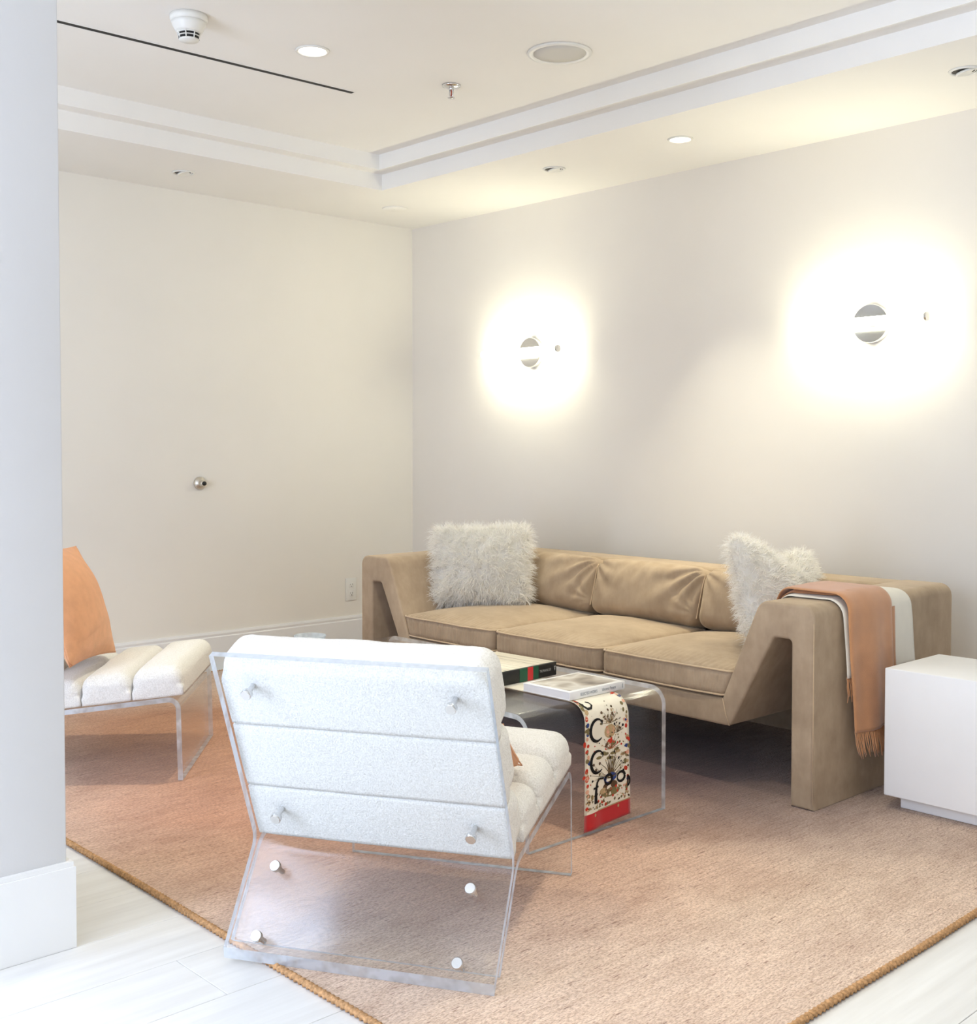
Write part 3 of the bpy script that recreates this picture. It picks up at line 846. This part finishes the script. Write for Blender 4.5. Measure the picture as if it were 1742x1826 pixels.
# crest with oval and plume, vase with branches, meadow at the hem
blob(0.116, 0.290, 0.027, 2, 18, 0.8, 0.00115); blob(0.116, 0.290, 0.021, 6, 18, 0.8, 0.0012)
stroke(pr, [(0.106+0.010*math.cos(R(a)), 0.290+0.009*math.sin(R(a))) for a in range(40, 330, 30)], 0.003, 2, 0.0014)
stroke(pr, [(0.122+0.010*math.cos(R(a)), 0.290+0.009*math.sin(R(a))) for a in range(-140, 150, 30)], 0.003, 2, 0.0014)
for k in range(9): blob(0.100+0.005*k, 0.322+0.018*math.sin(k*2.1), 0.007, rp.choice([1, 2, 3]), 6, 0.35, 0.00118, 1.2+0.1*k)
plant(0.116, 0.315, 0.050, 26, [1, 2, 3, 3]); plant(0.150, 0.280, 0.035, 18, [3, 5, 2])
plant(0.120, 0.232, 0.045, 30, [1, 3, 0, 2]); blob(0.116, 0.258, 0.014, 0, 9, .6); blob(0.130, 0.250, 0.012, 1, 7, .5, rot=2.4); blob(0.100, 0.250, 0.012, 3, 7, .5, rot=0.7)
plant(0.118, 0.140, 0.090, 44, [3, 1, 3, 1, 5])
for k in range(10): blob(0.070+0.013*k+rp.gauss(0, .004), 0.215+0.012*math.sin(k*1.3), 0.013, rp.choice([1, 2, 1]), 8, 0.4, 0.00118)
for k in range(6): stroke(pr, [(0.108+0.004*k, 0.15), (0.104+0.006*k, 0.18), (0.092+0.011*k, 0.205)], [0.004, 0.003, 0.0015], 3, 0.00119)
blob(0.116, 0.142, 0.030, 4, 12, .55, 0.00119); blob(0.116, 0.115, 0.034, 3, 12, .5, 0.0012); blob(0.120, 0.095, 0.040, 1, 12, .35, 0.00121); blob(0.085, 0.105, 0.018, 2, 9, .6, 0.00122)
for k in range(110):
    blob(rp.uniform(0.006, SWD-0.006), rp.uniform(0.060, 0.108), rp.uniform(.002, .007), rp.choice([0, 1, 1, 2, 3, 3, 2, 1, 6]), 6, rp.uniform(.4, 1), 0.0012+0.000003*k, rp.uniform(0, 3))
for k in range(60):
    blob(rp.uniform(0.02, SWD-0.02), rp.uniform(0.13, 0.45), rp.uniform(.001, .0035), rp.choice([1, 2, 3, 5, 0]), 5, rp.uniform(.5, 1), 0.00125, 0)
for x, s in ((0.045, 0.042), (0.152, 0.042)): blob(x, s, 0.004, 2, 9, 1.4, 0.0014)
stroke(pr, [(0.0, 0.053), (SWD*0.3, 0.0525), (SWD*0.7, 0.053), (SWD, 0.053)], 0.0035, 2, 0.00135)
stuff(pr.build('floral_print', [M[k] for k in PMAT], scarf))
# painted letters
def letter(strokes):
    b = MB()
    for pts, w in strokes: stroke(b, pts, w, 0, 0.0021)
    b.build('letter', M['p_black'], scarf)
def arc(cx, cs, rx, ry, a0, a1, n=14): return [(cx+rx*math.cos(R(a0+(a1-a0)*i/n)), cs+ry*math.sin(R(a0+(a1-a0)*i/n))) for i in range(n+1)]
def brush(n, a, b_): return [a+(b_-a)*math.sin(PI*i/(n-1)) for i in range(n)]
letter([(arc(0.056, 0.303, 0.031, 0.034, 55, 310), brush(15, 0.0035, 0.0125)), ([(0.073, 0.332), (0.078, 0.324), (0.077, 0.316)], [0.008, 0.006, 0.003])])
letter([(arc(0.058, 0.204, 0.031, 0.034, 50, 310), brush(15, 0.0035, 0.0125)), ([(0.078, 0.231), (0.082, 0.223), (0.080, 0.215)], [0.008, 0.006, 0.003])])
letter([([(0.048, 0.077), (0.049, 0.098), (0.051, 0.120), (0.056, 0.140), (0.068, 0.150), (0.086, 0.147)], [0.015, 0.013, 0.011, 0.008, 0.006, 0.004]), ([(0.038, 0.124), (0.062, 0.127)], 0.006)])
letter([(arc(0.107, 0.138, 0.0165, 0.0150, 0, 360), [0.005+0.005*abs(math.cos(PI*i/14)) for i in range(15)])])
letter([(arc(0.165, 0.134, 0.0175, 0.0155, 0, 360), [0.005+0.005*abs(math.cos(PI*i/14)) for i in range(15)])])
letter([([(0.196, 0.096), (0.196, 0.112), (0.196, 0.128)], 0.006), (arc(0.194, 0.112, 0.011, 0.017, -88, 88), brush(15, 0.004, 0.007))])
letter([([(0.004, 0.412), (0.014, 0.404), (0.018, 0.386), (0.028, 0.374), (0.044, 0.374), (0.054, 0.384), (0.050, 0.396), (0.040, 0.402)], [0.004, 0.006, 0.009, 0.009, 0.008, 0.006, 0.005, 0.004])])

# ------------------------------------------------------------------ books and dish on the table
M['pages'] = simple('page_edges', lin(236, 232, 222), 0.8, var=0.05, vscale=200, bmp=0.2, bscale=600)
M['bookwhite'] = simple('white_cover', lin(238, 237, 235), 0.35, var=0.01)
M['bookblack'] = simple('black_cloth_cover', lin(20, 20, 21), 0.45, var=0.1, bmp=0.1)
M['green'] = simple('green_band', lin(18, 84, 58), 0.5, var=0.08); M['redband'] = simple('red_band', lin(206, 40, 46), 0.5, var=0.06)
M['ink'] = simple('grey_ink', lin(96, 108, 120), 0.6, var=0.02); M['silver'] = simple('silver_foil', lin(190, 190, 186), 0.4, var=0.03)
def cover_photo():
    m, nt, b = nmat('cover_photograph'); v = mapping(nt, (9, 7, 1)); f = noise_tex(nt, v, 1.0, 2, 0.4)
    nt.links.new(ramp(nt, f, [(0.34, lin(96, 84, 74)), (0.46, lin(168, 156, 142)), (0.56, lin(214, 208, 198)), (0.68, lin(150, 138, 124))]), b.inputs['Base Color'])
    b.inputs['Roughness'].default_value = 0.3
    return m
M['photo'] = cover_photo()
def ribbed_cover():
    m, nt, b = nmat('cream_ribbed_cover'); v = mapping(nt, (1, 85, 1)); f = noise_tex(nt, v, 1.0, 1)
    nt.links.new(ramp(nt, f, [(0.36, lin(150, 136, 116)), (0.46, lin(214, 204, 184))]), b.inputs['Base Color']); b.inputs['Roughness'].default_value = 0.4
    return m
M['ribbed'] = ribbed_cover()
def text_mesh(name, body, size, mat, parent, basis, origin, shear=0.0, sx=1.0):
    cu = bpy.data.curves.new('t', 'FONT'); cu.body = body; cu.size = size; cu.shear = shear; cu.align_y = 'CENTER'
    to = bpy.data.objects.new('t', cu); COL.objects.link(to)
    dg = bpy.context.evaluated_depsgraph_get(); me = bpy.data.meshes.new_from_object(to.evaluated_get(dg)); me.name = name
    bpy.data.objects.remove(to); bpy.data.curves.remove(cu)
    for v in me.vertices:
        x, y = v.co.x*sx, v.co.y; v.co = Vector(origin) + Vector(basis[0])*x + Vector(basis[1])*y
    return link(name, me, mat, parent)
ZB = TZ + 0.0032
# thick dark book with striped spine
g = thing('striped_book', 'thick black book with a green and red striped spine lying behind the white book', 'book', (2.745, -1.885, ZB), R(3))
gx, gy, gh = 0.145, 0.160, 0.047
box_obj('page_block', -gx+0.006, gx-0.010, -gy+0.006, gy-0.006, 0.004, gh-0.004, M['pages'], g)
box_obj('bottom_cover', -gx, gx-0.003, -gy, gy, 0, 0.004, M['bookblack'], g, 0.001)
box_obj('top_cover', -gx, gx-0.003, -gy, gy, gh-0.004, gh, M['ribbed'], g, 0.001)
box_obj('spine', gx-0.010, gx, -gy, gy, 0, gh, M['bookblack'], g, 0.003)
for (a, b_, mt, nm) in ((-0.032, 0.008, 'green', 'green_stripe'), (0.008, 0.036, 'redband', 'red_stripe'), (0.036, 0.064, 'green', 'green_stripe')):
    box_obj(nm, gx-0.001, gx+0.0006, a, b_, 0.001, gh-0.001, M[mt], g)
text_mesh('spine_title', 'THE MAKING OF', 0.0125, M['silver'], g, ((0, 1, 0), (0, 0, 1)), (gx+0.0008, 0.070, gh*0.5), 0, 0.62)
mb = MB(); 
mb.add([(gx+0.0008, 0.146, gh*0.58), (gx+0.0008, 0.152, gh*0.58), (gx+0.0008, 0.149, gh*0.34)], [(0, 1, 2)])
mb.add([(gx+0.0008, 0.145, gh*0.62), (gx+0.0008, 0.153, gh*0.62), (gx+0.0008, 0.153, gh*0.72), (gx+0.0008, 0.147, gh*0.70)], [(0, 1, 2, 3)])
mb.build('spine_emblem', M['silver'], g)
# white book
wbk = thing('white_book', 'white photography book with a framed grey picture on its cover lying on the scarf', 'book', (3.098, -1.862, ZB), R(0.5))
bx, by, bh = 0.103, 0.134, 0.027
box_obj('page_block', -bx+0.003, bx-0.004, -by+0.003, by-0.003, 0.003, bh-0.003, M['pages'], wbk)
box_obj('bottom_cover', -bx, bx-0.001, -by, by, 0, 0.003, M['bookwhite'], wbk, 0.0008)
box_obj('top_cover', -bx, bx-0.001, -by, by, bh-0.003, bh, M['bookwhite'], wbk, 0.0008)
box_obj('spine', bx-0.004, bx, -by, by, 0, bh, M['bookwhite'], wbk, 0.0015)
box_obj('cover_picture', -bx+0.014, bx-0.016, -by+0.016, by-0.016, bh-0.0005, bh+0.0004, M['photo'], wbk)
box_obj('fore_edge_board', -bx+0.001, -bx+0.003, -by+0.001, by-0.001, 0.002, bh-0.002, M['bookwhite'], wbk)
box_obj('head_board', -bx+0.002, bx-0.002, -by+0.0005, -by+0.003, 0.002, bh-0.002, M['bookwhite'], wbk)
text_mesh('spine_title', 'SELECTED WORKS', 0.0135, M['ink'], wbk, ((0, 1, 0), (0, 0, 1)), (bx+0.0004, -0.085, bh*0.48), 0, 0.72)
text_mesh('spine_author', 'Vincent Peters', 0.0145, M['ink'], wbk, ((0, 1, 0), (0, 0, 1)), (bx+0.0004, 0.018, bh*0.50), 0.2, 0.80)
box_obj('spine_mark', bx, bx+0.0004, by-0.012, by-0.0105, 0.006, bh-0.007, M['ink'], wbk)
# small glass dish whose rim shows above the foreground chair
dish = thing('glass_dish', 'small clear glass dish at the far end of the coffee table', 'dish', (1.835, -2.035, TZ+0.001))
mb = MB(); mb.lathe([(0.0, 0.0), (0.040, 0.0), (0.052, 0.012), (0.064, 0.052), (0.060, 0.054), (0.047, 0.016), (0.036, 0.008), (0.0, 0.007)], 28, cap=False)
mb.build('bowl', M['acr_e'], dish, True)

# ------------------------------------------------------------------ acrylic lounge chairs
CWD = 0.668
def make_chair(label):
    t = thing('lounge_chair', label, 'chair', (0, 0, 0), 0, 'acrylic lounge chairs')
    fr = lambda u, v, x: (x, u, v)
    P0, PW, PT = Vector((0, 0.005)), Vector((0.168, 0.238)), Vector((-0.045, 0.732))
    th = 0.018
    # back sheet and rear leg
    path = fillet([P0, PW, PT], [0, 0.05, 0], 10)
    vs, fs, mi = sheet(path, th, CWD, fr, 0.020)
    o = mesh('back_sheet', vs, fs, [M['acr'], M['acr_e']], t, False, mi); o.data.polygons.foreach_set('use_smooth', [k == 0 for k in mi]); set_sharp(o)
    # seat sheet, bolted to the rear leg, bent down into the front leg
    path = fillet([(0.046, 0.026), (0.198, 0.235), (0.765, 0.298), (0.772, 0.0)], [0, 0.07, 0.035, 0], 10)
    vs, fs, mi = sheet(path, th, CWD, fr)
    o = mesh('seat_sheet', vs, fs, [M['acr'], M['acr_e']], t, False, mi); o.data.polygons.foreach_set('use_smooth', [k == 0 for k in mi]); set_sharp(o)
    # chrome bolts
    bd = (PT-PW).normalized(); bnrm = Vector((-bd.y, bd.x))            # rearward normal of the back
    if bnrm.x > 0: bnrm = -bnrm
    ld = (PW-P0).normalized(); lnrm = Vector((-ld.y, ld.x))
    if lnrm.x > 0: lnrm = -lnrm
    prof_head = [(0.0, -0.028), (0.0065, -0.028), (0.0065, 0.010), (0.0125, 0.010), (0.0132, 0.012), (0.0132, 0.022), (0.0118, 0.024), (0.0, 0.024)]
    bmesh_data = None
    for (base, dirv, nrm, tt) in ((PW, bd, bnrm, 0.450), (PW, bd, bnrm, 0.090), (P0, ld, lnrm, 0.214), (P0, ld, lnrm, 0.050)):
        for sx in (-0.248, 0.248):
            if bmesh_data is None:
                mb = MB(); mb.lathe(prof_head, 20, cap=False); o = mb.build('bolt', M['chrome'], t, True); set_sharp(o); bmesh_data = o.data
            else:
                o = bpy.data.objects.new('bolt', bmesh_data); COL.objects.link(o); o.parent = t
            c = base + dirv*tt + nrm*th/2
            o.location = (sx, c.x, c.y)
            o.rotation_euler = Vector((0, nrm.x, nrm.y)).to_track_quat('Z', 'Y').to_euler()
    # channel-tufted boucle rolls
    def roll(name, o2, d2, n2, a, b, thick, seed, bulge=0.012, rr=0.046, top=False):
        hl_, ht = (b-a)/2-0.0004, thick/2
        cen = o2 + d2*(a+b)/2 + n2*(th/2+0.001+ht)
        hx = CWD/2 - 0.002
        rad = min(rr, ht*0.85, hl_*0.62)
        def fn(p, d):
            u, v, w = p.x/hx, p.y/hl_, p.z/ht
            av, au = min(1, abs(v)), min(1, abs(u))
            b_ = 0.88*max(0, min(1, -d.z*3+0.25))       # flat and square against the sheet, round on the free side
            if top: b_ *= 1-max(0, min(1, (v-0.30)/0.4))
            mxd = max(abs(d.x), abs(d.y), abs(d.z))
            q = p - d*rad + (d*(1-b_) + d/mxd*b_)*rad
            if d.z > 0: q.z += bulge*(1-av**2)*(1-au**6)*d.z
            q += d*(0.0011*nz((p.x+seed, p.y, p.z), 85) + 0.003*nz((p.x+seed, p.y, p.z), 9))*(1 if d.z > -0.5 else 0.3)
            c = cen + d2*q.y + n2*q.z
            return Vector((q.x, c.x, c.y))
        # lower edge tight to the sheet: small radius through two-radius blend is not needed, the sheet hides it
        vs, fs = block((hx, hl_, ht), rad, (70, 10, 4), 6, fn)
        return mesh(name, vs, fs, M['boucle'], t, True)
    bn = -bnrm
    roll('back_roll', PW, bd, bn, 0.334, 0.528, 0.125, 1.0, top=True)
    roll('back_roll', PW, bd, bn, 0.152, 0.334, 0.118, 2.0)
    roll('back_roll', PW, bd, bn, 0.000, 0.152, 0.112, 3.0)
    s0 = Vector((0.192, 0.238)); sd = (Vector((0.765, 0.298))-s0).normalized(); sn = Vector((-sd.y, sd.x))
    roll('seat_roll', s0, sd, sn, 0.412, 0.600, 0.104, 4.0)
    roll('seat_roll', s0, sd, sn, 0.232, 0.412, 0.100, 5.0)
    roll('seat_roll', s0, sd, sn, 0.072, 0.232, 0.095, 6.0)
    return t
chair = make_chair('white channel-tufted lounge chair on a clear acrylic frame, seen from behind, nearest')
RRF = Vector((3.844, -2.931, 0)); a1 = R(30)
ex1 = Vector((math.cos(a1), math.sin(a1), 0))
chair.location = RRF - ex1*CWD/2 + Vector((0, 0, 0.0137)); chair.rotation_euler.z = a1
chair2 = copy_tree(chair)
chair2['label'] = 'white tufted acrylic lounge chair half hidden behind the pier with a peach pillow'
A2 = Vector((1.851, -2.612, 0)); a2 = R(-39.0)
ex2 = Vector((math.cos(a2), math.sin(a2), 0)); ey2 = Vector((-math.sin(a2), math.cos(a2), 0))
chair2.location = A2 - ey2*0.772 - ex2*CWD/2 + Vector((0, 0, 0.0137)); chair2.rotation_euler.z = a2

# peach pillows on the chairs
def pillow(label, ch, x, y, z, tilt, twist, hw, hh, seed):
    cl = ch.location; rzv = ch.rotation_euler.z
    root = thing('throw_pillow', label, 'pillow', cl + Matrix.Rotation(rzv, 3, 'Z') @ Vector((x, y, z)), rzv, 'peach pillows on the lounge chairs')
    rm = Matrix.Rotation(R(tilt), 3, 'X') @ Matrix.Rotation(R(twist), 3, 'Y')
    def fn(p, d):
        u, v = p.x/hw, p.z/hh; q = p.copy()
        k = (1-min(1, abs(u))**2.2)*(1-min(1, abs(v))**2.2)
        q.y *= 0.10+1.05*k**0.8
        q.x *= 1-0.06*(1-abs(v)**2)*abs(u); q.z *= 1-0.06*(1-abs(u)**2)*abs(v)
        q.y += 0.006*nz((p.x+seed, p.z, 0), 7)*k + 0.004*math.sin(p.z*55+6*nz((p.x, p.z, seed), 5))*max(0, -v)*k
        return rm @ q
    vs, fs = block((hw, 0.075, hh), 0.03, (34, 3, 34), 3, fn)
    mesh('cover', vs, fs, M['peach'], root, True)
    mb = MB(); pts = []
    for t in range(80):
        w = t/80*4; k = int(w); f = (w-k)*2-1
        u, v = [(f, 1), (1, -f), (-f, -1), (-1, f)][k]
        p = Vector((u*hw, 0, v*hh)); pts.append(fn(p, Vector((0, 0, 1))))
    mb.tube(pts, 0.0022, 5, closed=True); mb.build('seam', M['peach'], root, True)
    return root
pillow('peach linen pillow leaning upright on the chair behind the pier', chair2, 0.115, 0.335, 0.622, 21, -5, 0.29, 0.228, 1.0)
pillow('peach linen pillow on the foreground chair, only a corner visible past its backrest', chair, 0.122, 0.350, 0.468, 50, 0, 0.158, 0.112, 4.0)

# ------------------------------------------------------------------ wall sconces
def sconce(label, x, z):
    t = thing('wall_sconce', label, 'wall lamp', (x, 0, z), 0, 'tube sconces on the sofa wall')
    toY = Matrix.Rotation(R(90), 4, 'X')
    mb = MB(); mb.lathe([(0.0, 0.0005), (0.083, 0.0005), (0.083, 0.030), (0.081, 0.033), (0.0, 0.034)], 48, toY, cap=False); o = mb.build('back_plate', M['chrome'], t, True); set_sharp(o)
    mb = MB(); mb.lathe([(0.0, 0.033), (0.014, 0.033), (0.014, 0.098), (0.0, 0.098)], 20, toY, cap=False); o = mb.build('stem', M['chrome'], t, True); set_sharp(o)
    toX = Matrix.Translation((0, -0.115, 0)) @ Matrix.Rotation(R(90), 4, 'Y')
    mb = MB(); mb.lathe([(0.0, -0.300), (0.012, -0.300), (0.018, -0.292), (0.019, -0.28), (0.019, 0.290), (0.0, 0.290)], 24, toX, cap=False); o = mb.build('glass_tube', M['sconce'], t, True); set_sharp(o)
    mb = MB(); mb.lathe([(0.0, 0.290), (0.0195, 0.290), (0.0195, 0.300), (0.0, 0.301)], 24, toX, cap=False); o = mb.build('end_cap', M['chrome'], t, True); set_sharp(o)
sconce('glowing horizontal tube sconce nearer the room corner, left of the pair', 1.067, 1.755)
sconce('glowing horizontal tube sconce above the throw-covered end of the sofa', 3.130, 1.757)

# ------------------------------------------------------------------ ceiling fixtures
def ring_prof(r0, r1, h): return [(r0, 0.0), (r1, 0.0), (r1-0.003, -h), (r0+0.004, -h), (r0, -h*0.4), (r0, 0.0)]
def downlight(label, x, y, z, lit, r=0.056, on_w=None, spread=90):
    t = thing('recessed_light', label, 'ceiling light', (x, y, z-0.0005), 0, 'recessed ceiling lights')
    mb = MB(); mb.lathe(ring_prof(r*0.78, r, 0.006), 32, cap=False); mb.build('trim_ring', M['plastic'], t, True)
    if lit:
        mb = MB(); mb.lathe([(0.0, -0.0018), (r*0.79, -0.0018), (r*0.79, -0.0004), (0, -0.0004)], 32, cap=False); mb.build('lens', M['lens'], t)
        l = area('downlight_beam', (x, y, z-0.010), (0, 0, 0), r*1.4, 0, on_w or DOWN_W, WARM, 'DISK', spread)
    else:
        mb = MB(); mb.lathe([(0.0, -0.0012), (r*0.79, -0.0012), (r*0.79, -0.0004), (0, -0.0004)], 32, cap=False); mb.build('recess', M['dark'], t)
        mt = Matrix.Translation((0.004, 0.004, -0.003)) @ Matrix.Rotation(R(14), 4, Vector((1, -1, 0)))
        mb = MB(); mb.lathe([(0.0, 0.001), (r*0.66, 0.001), (r*0.66, -0.006), (r*0.58, -0.007), (r*0.5, -0.004), (0, -0.003)], 28, mt, cap=False); mb.build('gimbal', M['plastic'], t, True)
downlight('lit round downlight in the upper ceiling beside the black slot', 1.912, -2.065, ZT, True, 0.066)
downlight('lit round downlight in the lower ceiling above the sofa', 2.464, -0.492, ZC, True, 0.056, 3.5, 64)
downlight('unlit gimbal downlight in the lower ceiling near the left wall', 0.392, -1.788, ZC, False, 0.056)
downlight('unlit gimbal downlight in the lower ceiling over the sofa middle', 1.703, -0.502, ZC, False, 0.056)
downlight('unlit gimbal downlight at the right end of the lower ceiling', 3.744, -0.491, ZC, False, 0.056)
downlight('added fill downlight, out of view in the upper ceiling above the coffee table end', 3.95, -2.065, ZT, True, 0.070, 4.0)  # unseen lamp, added to brighten the floor on the right
downlight('added fill downlight, out of view in the upper ceiling above the front edge of the rug', 4.7, -3.3, ZT, True, 0.070, 3.5)  # second added fill lamp, outside the view, for the near right floor
# flat blank disc
t = thing('blank_plate', 'flat white round cover plate in the ceiling corner', 'cover plate', (0.426, -0.478, ZC-0.0005))
mb = MB(); mb.lathe([(0, 0), (0.072, 0), (0.072, -0.003), (0.068, -0.005), (0, -0.0055)], 36, cap=False); mb.build('plate', M['ceil'], t, True)
mb = MB(); mb.lathe([(0, -0.0054), (0.004, -0.0054), (0.003, -0.007), (0, -0.0072)], 12, cap=False); mb.build('screw', M['plastic'], t, True)
# speaker
t = thing('ceiling_speaker', 'large round grille speaker in the upper ceiling', 'speaker', (2.544, -1.353, ZT-0.0005))
mb = MB(); mb.lathe(ring_prof(0.101, 0.126, 0.007), 48, cap=False); mb.build('rim', M['plastic'], t, True)
mb = MB(); mb.lathe([(0, -0.0055), (0.05, -0.0052), (0.102, -0.004), (0.102, -0.0005), (0, -0.0005)], 48, cap=False); mb.build('grille', M['ivory'], t, True)
# sprinkler
t = thing('sprinkler', 'chrome pendent fire sprinkler hanging from the upper ceiling', 'sprinkler', (1.955, -1.392, ZT-0.0005))
mb = MB(); mb.lathe([(0, 0), (0.040, 0), (0.038, -0.005), (0.026, -0.010), (0.014, -0.011), (0, -0.011)], 28, cap=False); mb.build('escutcheon', M['chrome'], t, True)
mb = MB(); mb.lathe([(0, -0.010), (0.011, -0.010), (0.011, -0.020), (0, -0.020)], 16, cap=False); mb.build('body', M['chrome'], t, True)
for s in (-1, 1):
    mb = MB(); mb.tube([(s*0.009, 0, -0.018), (s*0.012, 0, -0.030), (s*0.008, 0, -0.045), (s*0.002, 0, -0.052)], 0.0028, 8); mb.build('frame_arm', M['chrome'], t, True)
mb = MB(); mb.lathe([(0, -0.018), (0.003, -0.020), (0.003, -0.046), (0, -0.047)], 10, cap=False); mb.build('bulb', simple('red_bulb', lin(190, 90, 70), 0.2, var=0.02), t, True)
mb = MB(); mb.lathe([(0, -0.051), (0.016, -0.052), (0.016, -0.0535), (0, -0.055)], 16, cap=False); mb.build('deflector', M['chrome'], t, True)
# smoke detector
t = thing('smoke_detector', 'white cone shaped smoke detector with dark vents on the upper ceiling', 'detector', (1.913, -2.590, ZT-0.0005))
mb = MB(); mb.lathe([(0, 0), (0.066, 0), (0.066, -0.014), (0.063, -0.024), (0, -0.024)], 36, cap=False); mb.build('base', M['plastic'], t, True)
mb = MB(); mb.lathe([(0, -0.023), (0.062, -0.023), (0.058, -0.034), (0.049, -0.052), (0.044, -0.060), (0, -0.060)], 36, cap=False); mb.build('housing', M['plastic'], t, True)
mb = MB(); mb.lathe([(0, -0.059), (0.036, -0.059), (0.036, -0.082), (0, -0.082)], 30, cap=False); mb.build('vent_core', M['black'], t, True)
for zz in (-0.0605, -0.0715, -0.0825):
    rr = 0.043 - (-zz-0.06)*0.35
    mb = MB(); mb.lathe([(0.030, zz), (rr, zz), (rr-0.001, zz-0.0028), (0.030, zz-0.0028)], 30, cap=False); mb.build('vent_ring', M['plastic'], t, True)
for k in range(8):
    a = 2*PI*k/8; mb = MB(); mb.tube([(0.0415*math.cos(a), 0.0415*math.sin(a), -0.060), (0.034*math.cos(a), 0.034*math.sin(a), -0.085)], 0.0022, 6); mb.build('vent_rib', M['plastic'], t, True)
mb = MB(); mb.lathe([(0, -0.0825), (0.035, -0.0825), (0.031, -0.089), (0, -0.090)], 30, cap=False); mb.build('bottom_cap', M['plastic'], t, True)
# linear slot diffuser
t = thing('slot_diffuser', 'long thin black linear air slot in the upper ceiling', 'air vent', (1.568, -2.30, ZT-0.0004))
box_obj('slot', -0.013, 0.013, -1.30, 0.665, -0.0016, 0.0, M['black'], t)
for s in (-1, 1): box_obj('flange', s*0.016-0.003, s*0.016+0.003, -1.30, 0.668, -0.0022, 0.0, M['ceil'], t)
t.rotation_euler.z = R(-2.0)

# ------------------------------------------------------------------ wall fittings
t = thing('wall_outlet', 'white duplex electrical outlet low on the left wall', 'outlet', (0, -0.484, 0.370))
box_obj('cover_plate', 0.0003, 0.006, -0.040, 0.040, -0.068, 0.068, M['plastic'], t, 0.002)
for zz in (0.026, -0.026):
    o = box_obj('receptacle', 0.004, 0.0075, -0.017, 0.017, zz-0.017, zz+0.017, M['plastic'], t, 0.003)
    for yy in (-0.007, 0.007): box_obj('slot', 0.0073, 0.0078, yy-0.0012, yy+0.0012, zz-0.001, zz+0.008, M['black'], o)
    box_obj('ground_hole', 0.0073, 0.0078, -0.0025, 0.0025, zz-0.011, zz-0.006, M['black'], o)
t = thing('door_stop', 'round satin steel wall stop with black rubber tip on the left wall', 'door stop', (0.0, -1.493, 1.029))
mx_ = Matrix.Rotation(R(90), 4, 'Y')
mb = MB(); mb.lathe([(0, 0.0004), (0.036, 0.0004), (0.036, 0.004), (0.032, 0.012), (0.022, 0.020), (0.019, 0.022), (0, 0.022)], 32, mx_, cap=False); mb.build('rose', M['steel'], t, True)
mb = MB(); mb.lathe([(0, 0.021), (0.019, 0.021), (0.018, 0.048), (0.016, 0.050), (0, 0.050)], 24, mx_, cap=False); o = mb.build('barrel', M['steel'], t, True); set_sharp(o)
mb = MB(); mb.lathe([(0, 0.049), (0.012, 0.049), (0.011, 0.056), (0, 0.057)], 20, mx_, cap=False); mb.build('rubber_tip', M['rubber'], t, True)
